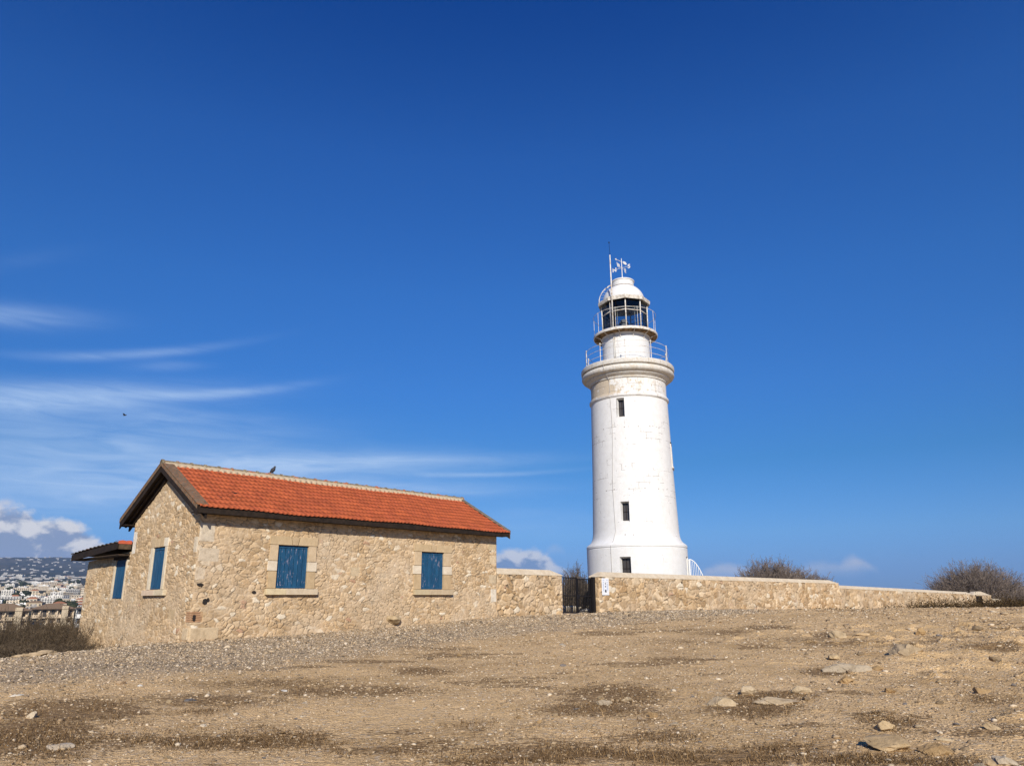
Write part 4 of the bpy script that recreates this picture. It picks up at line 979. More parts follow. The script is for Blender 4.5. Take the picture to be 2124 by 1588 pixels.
mb.add(V, [(i*6+k, i*6+(k+1) % 6, (i+1)*6+(k+1) % 6, (i+1)*6+k) for i in range(4) for k in range(6)]+[tuple(range(5, -1, -1)), tuple(24+k for k in range(6))]); mb.build('coping', M_coping, gh, bevel=.02)
mb = MB()
for k in range(9): mb.box(T, (81.9+k*.30, 81.9+k*.30+.26), (.10, .14), (.3, 1.68), 0, None)
mb.box(T, (81.85, 84.6), (.15, .17), (.3, 1.7)); mb.build('plank_door', M_dark, gh)
wall_run('stone_wall', 'lowest short stretch of rubble wall beyond the gate pier, ending in scrub', 89.2, 101.5, lambda u: 1.24-(u-89)*.030, 67, .08, 0, 3.2, .62, .24)

# ------------------------------------------------------------------ iron gate and notice
gate = empty('iron_gate', tuple(T(16.4, .2, 1.05)), 'black iron double gate of upright bars between two stone walls', 'gate')
def leaf(ua, ub, z0, z1, v, nb, name='leaf', ang=0.0):
    mb = MB()
    def TL(u, dv, z): 
        return T(ua+(u-ua)*math.cos(ang), v+dv+(u-ua)*math.sin(ang), z)
    for u in (ua, ub-.045): mb.box(TL, (u, u+.055), (0, .055), (z0, z1))
    for z in (z0+.03, z0+(z1-z0)*.47, z1-.045): mb.box(TL, (ua+.045, ub-.045), (.006, .040), (z, z+.04))
    for k in range(nb):
        u = ua+.045+(ub-ua-.09)*(k+1)/(nb+1); mb.tube([TL(u, .022, z0+.05), TL(u, .022, z1-.02)], .017, 6)
    return mb.build(name, M_iron, gate)
gb, gt = 1.02, 2.52
leaf(15.36, 16.40, gb+.04, gt-.01, .16, 7); leaf(16.46, 17.46, gb+.05, gt-.06, .18, 8)
for u, w in ((15.24, .10), (17.45, .16)):
    mb = MB(); mb.box(T, (u, u+w), (.12, .24), (gb-.1, gt+.02)); mb.build('gate_post', M_iron, gate, bevel=.006)
mb = MB(); mb.box(T, (17.38, 17.68), (.28, .31), (gb+.02, gt-.02)); mb.build('side_plate', M_iron, gate)
mb = MB(); mb.box(T, (16.36, 16.54), (.145, .20), (gb+.62, gb+.78)); mb.build('lock', M_iron, gate, bevel=.005)
sign = empty('notice_board', tuple(T(18.09, -.04, 1.77)), 'small white notice with a dark lighthouse pictogram on the wall beside the gate', 'sign')
m, nt, b, oc = mat('sign_white', .5, .35); setc(nt, b, (.74, .75, .77)); M_sgn = m
m, nt, b, oc = mat('sign_ink', .5, .35); setc(nt, b, (.012, .016, .03)); M_ink = m
m, nt, b, oc = mat('sign_print', .5, .35); setc(nt, b, (.45, .52, .66)); M_prt = m
mb = MB(); mb.box(T, (17.84, 18.34), (-.065, -.045), (1.78, 2.49)); mb.build('panel', M_sgn, sign, bevel=.006)
mb = MB()
for u in (17.95, 18.23): mb.box(T, (u, u+.03), (-.044, .01), (1.85, 2.4))
mb.build('bracket', M_iron, sign)
mb = MB()
def mk(pts, c=(18.09, 0)): mb = MB(); mb.prism(T, [(c[0]+x, z) for x, z in pts], (-.069, -.0655)); mb.build('pictogram', M_ink, sign)
mk([(-.062, 1.905), (.062, 1.905), (.036, 2.015), (-.030, 2.015)]); mk([(-.028, 2.112), (.028, 2.112), (.028, 2.142), (-.02, 2.145)]); mk([(-.03, 2.152), (.026, 2.152), (.022, 2.178), (-.03, 2.178)])
mk([(.036*math.cos(t), 2.262+.028*math.sin(t)) for t in np.linspace(0, 2*math.pi, 9)[:-1]]); mk([(-.01, 2.312), (.012, 2.312), (.012, 2.328), (-.01, 2.328)])
for (x0, x1, za, zb) in ((-.20, -.07, 2.39, 2.43), (.06, .19, 2.40, 2.43), (-.20, -.09, 2.29, 2.35), (.08, .20, 2.30, 2.35), (-.20, -.09, 1.95, 2.26), (.08, .20, 1.97, 2.26)):
    z = za; mb = MB()
    while z < zb:
        mb.box(T, (18.09+x0, 18.09+x1-random.uniform(0, .03)), (-.0675, -.0655), (z, min(z+.016, zb))); z += .026
    mb.build('print', M_prt, sign)

# ------------------------------------------------------------------ bare shrubs
def bark(name, c0, c1):
    m, nt, b, oc = mat(name, .95, .1); n1 = noise(nt, oc, 3, 4, .7); setc(nt, b, mix(nt, n1.step(.35, .65), c0, c1)); return m
M_twig = bark('grey_brown_twigs', (.115, .09, .078), (.30, .245, .205)); M_twigd = bark('dark_twigs', (.07, .055, .042), (.21, .165, .125)); M_twigw = bark('straw_twigs', (.06, .045, .03), (.17, .125, .08))
class Twigs:
    def __init__(s): s.P, s.R = [], []
    def seg(s, a_, b_, ra, rb): s.P.append((a_, b_)); s.R.append((ra, rb))
    def mesh(s):
        P = np.array(s.P); R = np.array(s.R); d = P[:, 1]-P[:, 0]; d /= np.linalg.norm(d, axis=1)[:, None]+1e-9
        ref = np.where(np.abs(d[:, 2:]) < .9, np.array([[0, 0, 1.0]]), np.array([[1.0, 0, 0]])); x = np.cross(ref, d); x /= np.linalg.norm(x, axis=1)[:, None]+1e-9; y = np.cross(d, x)
        V = []
        for e_ in (0, 1):
            for k in range(3):
                q = 2*math.pi*k/3; V.append(P[:, e_]+R[:, e_:e_+1]*(math.cos(q)*x+math.sin(q)*y))
        V = np.stack(V, 1).reshape(-1, 3); b_ = np.arange(len(P))[:, None]*6
        Fq = np.concatenate([b_+np.array([[k, (k+1) % 3, (k+1) % 3+3, k+3]]) for k in range(3)]); return V, Fq
def grow(tw, base, rx, ry, h, n, seed, r0, up=.25, sub=6, sub2=3, lo=.0, spread=.0):
    rs = np.random.default_rng(seed)
    for _ in range(n):
        q = rs.uniform(0, 2*math.pi); el = math.asin(rs.uniform(lo, 1)); ln = rs.uniform(.70, 1.02)
        tip = np.array([rx*math.cos(el)*math.cos(q), ry*math.cos(el)*math.sin(q), h*math.sin(el)])*ln
        b0 = base+np.array([rs.normal()*spread*rx, rs.normal()*spread*ry, 0])
        p = b0; pts = [p]; ns = 5
        for i in range(1, ns+1):
            t = i/ns; pp = b0+tip*np.array([t**1.15, t**1.15, t**.85])+rs.normal(size=3)*.03*h; pts.append(pp)
        for i in range(ns): tw.seg(pts[i], pts[i+1], r0*(1-.75*i/ns), r0*(1-.75*(i+1)/ns))
        for _s in range(sub):
            t = rs.uniform(.40, 1.0); k = min(int(t*ns), ns-1); o_ = pts[k]+(pts[k+1]-pts[k])*(t*ns-k)
            d = (pts[k+1]-pts[k]); d = d/(np.linalg.norm(d)+1e-9)+rs.normal(size=3)*.55+np.array([0, 0, up]); d /= np.linalg.norm(d); l2 = rs.uniform(.12, .30)*h*.8
            m_ = o_+d*l2*.5+rs.normal(size=3)*.02*h; e_ = o_+d*l2+np.array([0, 0, .03*h])
            tw.seg(o_, m_, r0*.36, r0*.28); tw.seg(m_, e_, r0*.28, r0*.16)
            for _q in range(sub2):
                f = rs.uniform(.3, 1); a_ = o_+(e_-o_)*f; d2 = d+rs.normal(size=3)*.6+np.array([0, 0, up*.6]); d2 /= np.linalg.norm(d2); l3 = l2*rs.uniform(.25, .6)
                tw.seg(a_, a_+d2*l3, r0*.18, r0*.12)
                if rs.random() < .45: tw.seg(a_+d2*l3, a_+d2*(l3+.02*h), r0*.42, r0*.30)
def shrub(name, label, p, rx, ry, h, n, seed, r0, mt, cat='shrub', **kw):
    tw = Twigs(); grow(tw, np.array(p, float), rx, ry, h, n, seed, r0, **kw); V, Fq = tw.mesh()
    return tag(mesh_obj(name, V, Fq, mt, None, p), label, cat)
def wp(px, py, D):
    d = ray(px, py); return EYE+d*D/np.hypot(d[0], d[1])
p = wp(2030, 1250, 108); shrub('bare_shrub', 'broad domed leafless shrub behind the gate pier at the right edge', (p[0], p[1], .0), 6.3, 5.3, 5.3, 1000, 3, .055, M_twig, lo=.05, sub=8, sub2=3)
p = wp(2112, 1250, 112); shrub('bare_shrub', 'lower leafless shrub at the far right edge, beside the broad domed one', (p[0], p[1], -.2), 3.6, 4, 2.9, 170, 33, .05, M_twig, lo=.05, sub=8)
p = wp(1602, 1230, 74); shrub('bare_shrub', 'wide flat leafless shrub topping the long wall right of the lighthouse', (p[0], p[1], .8), 4.3, 3.4, 3.95, 720, 5, .046, M_twig, lo=.1, sub=8)
p = wp(1668, 1235, 75); shrub('bare_shrub', 'lower leafless shrub merging into the wide one behind the long wall', (p[0], p[1], .8), 3.6, 2.8, 3.05, 520, 6, .046, M_twig, lo=.1, sub=8)
p = wp(1196, 1262, 36.5); shrub('bare_shrub', 'upright dark leafless bush behind the iron gate, against the tower foot', p, .62, .6, 1.9, 60, 8, .022, M_twigd, lo=.25, sub=9, sub2=4, up=.6, spread=.1)
p = wp(1182, 1262, 39); shrub('bare_shrub', 'greyer low bush behind the left half of the iron gate', p, .8, .8, 1.7, 70, 9, .020, M_twig, lo=.2, sub=8, sub2=4, up=.4, spread=.1)
p = wp(1200, 1262, 35.3); shrub('bare_shrub', 'low dense dark bush directly behind the bars of the iron gate', p, .55, .45, 1.35, 230, 12, .020, M_twigd, lo=.1, sub=9, sub2=4, up=.4, spread=.25)
# stump of the bush and pale stones seen through the gate bars
V, Fq = rock_mesh(5, 2, 1); p = wp(1187, 1264, 34.2)
tag(mesh_obj('rock', V*np.array([.55, .30, .22])+p, Fq, M_rock, None, p, False, np.tile((.66, .58, .46), (len(V), 1))), 'pale block of stone lying behind the left leaf of the iron gate', 'rock')
V, Fq = rock_mesh(6, 2, 1); p = wp(1217, 1266, 34.0)
tag(mesh_obj('rock', V*np.array([.38, .25, .14])+p, Fq, M_rock, None, p, False, np.tile((.70, .66, .58), (len(V), 1))), 'white flattish stone lying behind the right leaf of the iron gate', 'rock')
pw_ = wp(1226, 1240, 37.5); mb = MB(); Tw = lambda a_, b_, c_: np.array([pw_[0], pw_[1], 0])+a_*U+b_*Vv+np.array([0, 0, c_])
mb.box(Tw, (-.45, .55), (0, .3), (.8, 2.35)); tag(mb.build('wall_stub', M_coping, None, (pw_[0], pw_[1], .9), bevel=.04), 'pale rendered wall stub seen through the right leaf of the iron gate', 'wall')
# tangle of bare scrub below the headland, left of the cottage
tw = Twigs(); rs = np.random.default_rng(77)
for px, D, top, n_ in ((-160, 25, 1300, 120), (-90, 27, 1296, 150), (-25, 25, 1296, 170), (25, 28, 1284, 190), (70, 26, 1288, 190), (105, 29, 1278, 190), (140, 31, 1278, 190), (172, 33, 1272, 160), (40, 33, 1282, 160), (0, 34, 1288, 150), (205, 36, 1280, 120), (85, 23.5, 1322, 120), (30, 22.5, 1330, 110)):
    b_ = wp(px, 1330, D); zt = wp(px, top, D)[2]; zb = float(gsmooth(np.array([b_[0]]), np.array([b_[1]]))[0])-.1
    grow(tw, np.array([b_[0], b_[1], zb]), 1.7, 1.7, max(zt-zb, .5), n_, int(px+1000), .015, lo=.25, sub=8, sub2=4, spread=.28, up=.35)
V, Fq = tw.mesh(); tag(mesh_obj('bare_scrub', V, Fq, M_twigw), 'dense tangle of leafless brown scrub on the slope left of the cottage', 'scrub', kind='stuff')
# low dark scrub along the foot of the wall, and dark trees far right
m, nt, b, oc = mat('dark_scrub_leaf', .95, .1); n1 = noise(nt, oc, 2.5, 4, .7); setc(nt, b, mix(nt, n1.step(.35, .65), (.020, .015, .008), (.085, .055, .022))); M_scrub = m
def leaves(cent, size, seed, squash=.6):
    rs = np.random.default_rng(seed); n_ = len(cent); a_ = rs.normal(size=(n_, 3)); a_ /= np.linalg.norm(a_, axis=1)[:, None]; b_ = np.cross(a_, rs.normal(size=(n_, 3))); b_ /= np.linalg.norm(b_, axis=1)[:, None]
    s_ = (size*rs.uniform(.5, 1.3, n_))[:, None]; V = np.stack([cent-a_*s_, cent+b_*s_*squash, cent+a_*s_, cent-b_*s_*squash], 1).reshape(-1, 3)
    return V, np.arange(n_*4).reshape(-1, 4)
cs = []
for u in np.arange(38, 112, .55):
    den = sstep(np.array(u), 42, 66); vv = -rng.uniform(.6, 4.0+u*.09); p = T(u+rng.uniform(-.4, .4), vv, 0); z0 = float(ground(np.array([p[0]]), np.array([p[1]]))[0])
    hh = (.10+.40*den-.12*sstep(np.array(u), 70, 80)+(.45*sstep(np.array(u), 90, 97)))*rng.uniform(.7, 1.1); k = int(100+420*den); q = rng.normal(size=(k, 3))*np.array([.55, .7, .38])
    q[:, 2] = np.abs(q[:, 2])*hh/.38; cs.append(q+np.array([p[0], p[1], z0]))
cs = np.concatenate(cs); V, Fq = leaves(cs, np.full(len(cs), .055), 4); tag(mesh_obj('low_scrub', V, Fq, M_scrub), 'low dark brown scrub growing along the foot of the stone wall at the right', 'scrub', kind='stuff')
m, nt, b, oc = mat('dark_tree_leaf', .9, .15); n1 = noise(nt, oc, .9, 4, .7); setc(nt, b, mix(nt, n1.step(.35, .65), (.012, .018, .010), (.05, .058, .03))); M_leafd = m
for i, (px, D, w, h, lab) in enumerate(((2098, 150, 3.6, 3.2, 'dark evergreen bush far right, partly behind the broad leafless shrub'), (2150, 140, 5, 3.8, 'dark evergreen tree at the right frame edge beyond the wall end'), (2215, 150, 6, 4.5, 'dark evergreen tree outside the right edge beyond the wall end'))):
    p = wp(px, 1240, D); z0 = float(gsmooth(np.array([p[0]]), np.array([p[1]]))[0]); z0 = max(z0, -3.5); rs = np.random.default_rng(i); tr_e = empty('evergreen_bush', (p[0], p[1], z0), lab, 'tree')
    cl_ = rs.normal(size=(26, 3))*np.array([w*.42, w*.42, h*.25])+np.array([0, 0, h*.62-z0*.5]); cc = np.concatenate([c0+rs.normal(size=(120, 3))*w*.13 for c0 in cl_])+np.array([p[0], p[1], z0])
    V, Fq = leaves(cc, np.full(len(cc), .16), i+50); mesh_obj('crown', V, Fq, M_leafd, tr_e)
    mb = MB(); mb.tube([np.array([p[0], p[1], z0-.5]), np.array([p[0]+.1, p[1], z0+h*.6])], (.16, .08), 6); mb.build('trunk', M_twigd, tr_e)

# ------------------------------------------------------------------ rocks and stones on the headland
def rock(px, py, wpx, hpx, seed, col, label, deep=.8, rough=.45, sink=.3):
    p = gpt(px, py+hpx*.4); D = np.linalg.norm(p-EYE); w = wpx*D/1560/2*1.12; h = hpx*D/1560*.92; sink = min(sink+.10, .45); V, Fq = rock_mesh(seed, 5 if wpx > 50 else 4, 1, rough)
    z0 = float(ground(np.array([p[0]]), np.array([p[1]]))[0]); fw_ = np.array([p[0], p[1]])/np.hypot(p[0], p[1]); rt_ = np.array([fw_[1], -fw_[0]])
    V = V*np.array([w, w*deep, h*.72]); V = np.c_[V[:, :1]*rt_+V[:, 1:2]*fw_, V[:, 2]]+np.array([p[0]+fw_[0]*w*deep*.6, p[1]+fw_[1]*w*deep*.6, z0+h*.72*(1-2*sink)])
    return tag(mesh_obj('rock', V, Fq, M_rock, None, (p[0], p[1], z0), 'auto', np.tile(np.array(col)*rng.uniform(.94, 1.06), (len(V), 1)), edge=.35), label, 'rock')
TN, WH, GR = (.44, .295, .148), (.50, .375, .225), (.29, .215, .135)
rock(1838, 1543, 104, 34, 201, (.50, .365, .21), 'largest flat slab of rock half buried in the right foreground', .75, .4, .22)
rock(1834, 1509, 35, 17, 202, (.54, .40, .23), 'rounded tan rock casting a dark shadow just above the largest slab', .8, .3, .12)
rock(1938, 1557, 62, 24, 203, TN, 'sloping tan rock just right of the largest foreground slab', .7, .4, .3)
rock(1960, 1534, 30, 8, 204, (.55, .44, .29), 'thin white flat stone above and right of the largest foreground slab', .5, .3, .3)
rock(2060, 1514, 24, 12, 205, WH, 'pale stone near the right edge of the foreground', .8, .35, .2)
rock(2050, 1583, 22, 14, 206, WH, 'pale rounded stone at the bottom right corner, the smaller of two', .8, .3, .2)
rock(2084, 1582, 34, 18, 207, (.55, .46, .34), 'larger of two rounded stones at the bottom right corner', .8, .3, .2)
rock(1614, 1455, 82, 14, 208, (.54, .42, .27), 'long white slab of rock flush with the litter in the mid foreground', .5, .45, .3)
rock(1492, 1456, 58, 18, 209, (.54, .42, .27), 'tan slab left of the long white slab in the mid foreground', .6, .45, .3)
rock(1546, 1433, 36, 18, 210, (.56, .44, .29), 'rounded pale rock standing behind the tan slab in the mid foreground', .7, .35, .25)
rock(1657, 1434, 42, 15, 211, (.55, .43, .28), 'oblong rock behind the right end of the long white slab', .6, .4, .25)
rock(1727, 1361, 26, 14, 212, (.55, .41, .24), 'blocky ochre rock alone on the slope right of centre', .8, .3, .15)
rock(1757, 1384, 80, 22, 213, (.52, .42, .29), 'broad worn outcrop below the blocky ochre rock', .8, .5, .38)
rock(1757, 1410, 30, 18, 214, TN, 'lumpy tan rock below the broad worn outcrop', .8, .4, .25)
rock(1884, 1352, 76, 30, 215, (.46, .35, .22), 'hummock of bare rock on the right of the slope', .8, .5, .4)
rock(1910, 1309, 20, 15, 216, TN, 'upright tan rock with a dark left face near the crest', .8, .35, .15)
rock(1738, 1316, 34, 16, 217, (.48, .365, .225), 'tan rock beside a dark tuft on the upper slope', .8, .4, .3)
rock(1787, 1317, 32, 8, 218, (.56, .41, .24), 'thin ochre slab on the upper slope right of the dark tuft', .6, .35, .3)
rock(2036, 1432, 30, 16, 219, TN, 'angular rock by the right edge halfway up the foreground', .8, .4, .25)
rock(1845, 1432, 24, 11, 220, TN, 'small tan rock right of the long white slab, on bare soil', .8, .4, .2)
rock(1246, 1445, 22, 10, 221, WH, 'small whitish rock in the brown litter, the upper of a pair below the gate', .8, .4, .25)
rock(1256, 1458, 36, 11, 222, (.54, .44, .31), 'oblong tan rock in the brown litter, the lower of a pair below the gate', .7, .4, .3)
rock(1300, 1449, 26, 9, 223, (.52, .41, .27), 'flat tan rock right of the whitish pair in the brown litter', .7, .4, .3)
rock(1355, 1483, 20, 12, 224, TN, 'lone rounded stone below the brown litter at centre right', .8, .35, .2)
rock(1818, 1386, 26, 9, 225, TN, 'flat stone right of the broad worn outcrop', .8, .4, .25)
rock(2066, 1368, 18, 14, 226, GR, 'grey stone near the right edge, high on the slope', .8, .35, .2)
rock(2030, 1302, 20, 11, 227, GR, 'dark grey stone near the crest at the right', .8, .35, .2)
rock(1168, 1379, 16, 7, 228, (.22, .20, .19), 'dark grey stone alone on the gravel below the gate', .8, .3, .25)
rock(251, 1416, 18, 8, 229, (.46, .34, .22), 'brownish stone on the gravel left of centre foreground', .8, .35, .2)
rock(146, 1413, 12, 6, 230, (.50, .38, .24), 'small tan stone in front of the left end of the cottage', .8, .35, .2)
rock(290, 1421, 10, 4, 231, (.74, .72, .68), 'tiny white stone beside the brownish stone on the gravel', .8, .3, .2)
rock(590, 1432, 12, 5, 232, (.70, .68, .65), 'pale grey pebble-like stone below the left blue shuttered window', .8, .3, .2)
rock(397, 1451, 20, 8, 233, (.16, .155, .16), 'dark slate-coloured stone in the left foreground', .8, .4, .3)
rock(423, 1506, 14, 6, 234, (.70, .62, .50), 'flat cream stone at the edge of the left dry litter', .8, .3, .25)
rock(66, 1482, 18, 12, 235, (.60, .50, .36), 'pale stone in the dry grass near the left edge', .8, .35, .2)
rock(120, 1549, 44, 14, 236, (.56, .47, .36), 'broken pale stone in the dry grass at the lower left', .7, .5, .35)
rock(726, 1554, 14, 8, 237, WH, 'small white stone near the bottom edge left of centre', .8, .3, .2)
rock(2000, 1555, 18, 10, 238, GR, 'grey stone in the brown soil at the lower right', .8, .4, .3)
rock(1120, 1498, 14, 7, 239, TN, 'small tan stone on bare soil at the bottom centre', .8, .3, .2)
rock(33, 1442, 22, 5, 240, (.68, .63, .55), 'thin pale stone at the left edge of the foreground', .6, .3, .3)
# limestone ledge running out from the lean-to
tw = []; V_all, F_all, n_ = [], [], 0; rs = np.random.default_rng(8)
for i, t in enumerate(np.linspace(0, 1, 17)):
    q = gpt(float(np.interp(t, [0, .35, .55, 1], [172, 118, 84, -60])), float(np.interp(t, [0, .35, .55, 1], [1338, 1350, 1357.5, 1367]))+1.0); k_ = float(np.interp(t, [0, .4, .6, 1], [1, .8, .42, .3]))
    V, Fq = rock_mesh(300+i, 3, 1, .5); V = V*np.array([.50, .36, .12])*k_+np.array([q[0], q[1], q[2]+.02]); V_all.append(V); F_all += [[k+n_ for k in f] for f in Fq]; n_ += len(V)
V_all = np.concatenate(V_all); tag(mesh_obj('rock_ledge', V_all, F_all, M_rock, None, tuple(T(-.15, 8.1, .17)), 'auto', np.tile((.50, .375, .23), (n_, 1)), edge=.4), 'low pale limestone ledge running out from the foot of the lean-to at the left', 'rock ledge')
# loose stones: individuals sharing a few shapes
protos = []
for i in range(8):
    V, Fq = rock_mesh(400+i, 2, .65, .4); cc = [TN, (.56, .45, .31), WH, GR, (.50, .37, .22), (.44, .33, .22), (.60, .51, .39), (.30, .27, .25)][i]
    me = bpy.data.meshes.new('small_stone'); me.from_pydata(V.tolist(), [], Fq); me.materials.append(M_rock)
    at = me.color_attributes.new('col', 'FLOAT_COLOR', 'POINT'); at.data.foreach_set('color', np.tile((*cc, 1), len(V)).astype(np.float32).ravel()); protos.append(me)
first = None; k = 0
while k < 210:
    px, py = rng.uniform(-20, 2144), rng.uniform(1290, 1600)
    if rng.random() > (.35+.65*sstep(np.array(px), 900, 1700)): continue
    p = gpt(px, py); D = np.linalg.norm(p-EYE)
    if D > 34 or gravelmask(p[0], p[1]) > .8: continue
    if first is None: o = first = bpy.data.objects.new('small_stone', protos[0])
    else: o = first.copy(); o.data = protos[k % 8]
    C_.objects.link(o); s_ = .020*math.exp(rng.normal()*.42)*(.6+D/16); o.scale = (s_*rng.uniform(.8, 1.5), s_, s_*rng.uniform(.6, 1)); o.rotation_euler = (rng.uniform(-.2, .2), rng.uniform(-.2, .2), rng.uniform(0, 6.3))
    o.location = (p[0], p[1], float(ground(np.array([p[0]]), np.array([p[1]]))[0])+s_*.25)
    tag(o, 'small loose limestone stone lying on the bare dusty ground', 'stone', 'small loose stones scattered on the bare ground'); k += 1

# gravel and grit as uncountable ground cover
ico = np.array([(0, 0, 1)]+[(.894*math.cos(q), .894*math.sin(q), .447) for q in np.arange(5)*1.2566]+[(.894*math.cos(q), .894*math.sin(q), -.447) for q in np.arange(5)*1.2566+.628]+[(0, 0, -1)])
icf = np.array([(0, i+1, (i+1) % 5+1) for i in range(5)]+[(i+1, i+6, (i+1) % 5+1) for i in range(5)]+[((i+1) % 5+1, i+6, (i+1) % 5+6) for i in range(5)]+[(11, (i+1) % 5+6, i+6) for i in range(5)])
def pebbles(name, P, size, cols, seed, flat=.6):
    rs = np.random.default_rng(seed); n_ = len(P); q = rs.uniform(0, 6.283, n_); c, s = np.cos(q), np.sin(q)
    B = ico[None]*(1+rs.uniform(-.28, .28, (n_, 12, 1))); B = B*np.stack([rs.uniform(.8, 1.5, n_), np.ones(n_), flat*rs.uniform(.6, 1.2, n_)], 1)[:, None]
    X_, Y_ = B[..., 0]*c[:, None]-B[..., 1]*s[:, None], B[..., 0]*s[:, None]+B[..., 1]*c[:, None]
    V = np.stack([X_, Y_, B[..., 2]], -1)*size[:, None, None]+P[:, None]; Fq = (icf[None]+(np.arange(n_)*12)[:, None, None]).reshape(-1, 3)
    return mesh_obj(name, V.reshape(-1, 3), Fq, M_peb, None, None, False, np.repeat(cols, 12, 0))
m, nt, b, oc = mat('pebble', .95, .12); c = attr(nt, 'col').outputs['Color']; n1 = noise(nt, oc, 60, 2, .6)
setc(nt, b, mix(nt, 1.0, c, ramp(nt, n1, [(.3, (.75, .74, .72)), (.7, (1.1, 1.1, 1.1))]), 'MULTIPLY')); M_peb = m
def inhouse(x, y):
    u = (x-HC[0])*U[0]+(y-HC[1])*U[1]; v = (x-HC[0])*Vv[0]+(y-HC[1])*Vv[1]
    return (v > -.05) & (u > -.02)
def scatter(n_, d0, d1, pw, a0=-40, a1=40):
    t = rng.uniform(0, 1, n_); d = (d0**pw+t*(d1**pw-d0**pw))**(1/pw); az = np.radians(rng.uniform(a0, a1, n_)); x, y = d*np.sin(az), d*np.cos(az); k = ~inhouse(x, y); return x[k], y[k], d[k]
x, y, d = scatter(95000, 6.2, 32, .75); g_ = gravelmask(x, y); clump = fbm(x*.7, y*.7, 61, 3); k = (clump+rng.uniform(-.25, .25, len(x)) > -.12); x, y, d, g_ = x[k], y[k], d[k], g_[k]
sz = .0056*np.exp(rng.normal(size=len(x))*.52)*(.55+d/13); P = np.c_[x, y, ground(x, y)+sz*.2]
pal = np.array([(.44, .325, .20), (.50, .38, .24), (.40, .29, .175), (.54, .43, .295), (.34, .24, .145), (.58, .48, .35), (.22, .16, .10), (.30, .22, .14)]); ci = pal[rng.integers(0, 8, len(x))]*rng.uniform(.8, 1.12, (len(x), 1))
tag(pebbles('gravel', P, sz, ci, 3), 'loose tan grit and pebbles strewn over the bare ground', 'gravel', kind='stuff')
x, y, d = scatter(90000, 10, 34, 1.0, -40, 22); k = gravelmask(x, y)+.5*fbm(x*.9, y*.9, 88, 3) > rng.uniform(.15, 1.1, len(x)); x, y, d = x[k], y[k], d[k]
sz = .011*np.exp(rng.normal(size=len(x))*.42)*(.6+d/32); P = np.c_[x, y, ground(x, y)+sz*.25]
pal = np.array([(.36, .285, .20), (.21, .163, .11), (.47, .38, .275), (.44, .34, .225), (.60, .50, .38), (.28, .214, .142), (.12, .095, .07), (.50, .375, .235), (.47, .345, .21)]); ci = pal[rng.integers(0, 9, len(x))]*rng.uniform(.8, 1.15, (len(x), 1))
tag(pebbles('crushed_stone', P, sz, ci, 4, .7), 'grey crushed stone spread along the foot of the cottage', 'gravel', kind='stuff')

# dry grass and weed stalks
m, nt, b, oc = mat('dry_grass_blade', .9, .1); c = attr(nt, 'col').outputs['Color']; setc(nt, b, c); M_dry = m
bx, by, bl = [], [], []
for px, py, w, h, a_ in PATCH:
    n_ = int(1300*a_*min(2.2, (w*h)/2500+.35)*(1.5 if py > 1430 else .8)); qx, qy = px+rng.normal(size=n_)*w*.6, py+rng.normal(size=n_)*h*.8; ok = (qy > 1280) & (qy < 1640); P = gpts(qx[ok], qy[ok]); bx.append(P[:, 0]); by.append(P[:, 1])
x, y, d = scatter(2600, 6, 22, .7); n_t = len(x)
cx_ = np.repeat(x, 5)+rng.normal(size=n_t*5)*.05; cy_ = np.repeat(y, 5)+rng.normal(size=n_t*5)*.05; kk = gravelmask(cx_, cy_) < .5; bx.append(cx_[kk]); by.append(cy_[kk])
x, y = np.concatenate(bx), np.concatenate(by); tn = vn(x*2.2, y*2.2, 71)*.7+vn(x*6, y*6, 72)*.5; k = (tn > .50) & ~inhouse(x, y); x, y = x[k], y[k]; n_ = len(x)
q = rng.uniform(0, 6.283, n_); ln = .042*np.exp(rng.normal(size=n_)*.5); lean = rng.uniform(.75, 1.75, n_); wd = .0016+.0014*rng.random(n_); z = ground(x, y)
dirv = np.stack([np.cos(q), np.sin(q), np.zeros(n_)], 1); sd = np.stack([-np.sin(q), np.cos(q), np.zeros(n_)], 1); B = np.stack([x, y, z-.004], 1)
m1 = B+dirv*(ln*.5*np.sin(lean*.6))[:, None]+np.array([0, 0, 1.0])*(ln*.55*np.cos(lean*.6))[:, None]; tp = m1+dirv*(ln*.6*np.sin(lean*1.3))[:, None]+np.array([0, 0, 1.0])*(ln*.5*np.cos(lean*1.3))[:, None]; w_ = wd[:, None]
V = np.stack([B-sd*w_, B+sd*w_, m1+sd*w_*.8, m1-sd*w_*.8, tp+sd*w_*.25, tp-sd*w_*.25], 1).reshape(-1, 3); b_ = (np.arange(n_)*6)[:, None]; Fq = np.concatenate([b_+np.array([[0, 1, 2, 3]]), b_+np.array([[3, 2, 4, 5]])])
pal = np.array([(.20, .118, .048), (.29, .18, .08), (.12, .068, .028), (.38, .25, .12), (.09, .052, .022)]); ci = pal[rng.integers(0, 5, n_)]*rng.uniform(.75, 1.2, (n_, 1))
tag(mesh_obj('dry_grass', V, Fq, M_dry, None, None, False, np.repeat(ci, 6, 0)), 'withered brown grass and weed stalks in patches on the dusty ground', 'dry grass', kind='stuff')

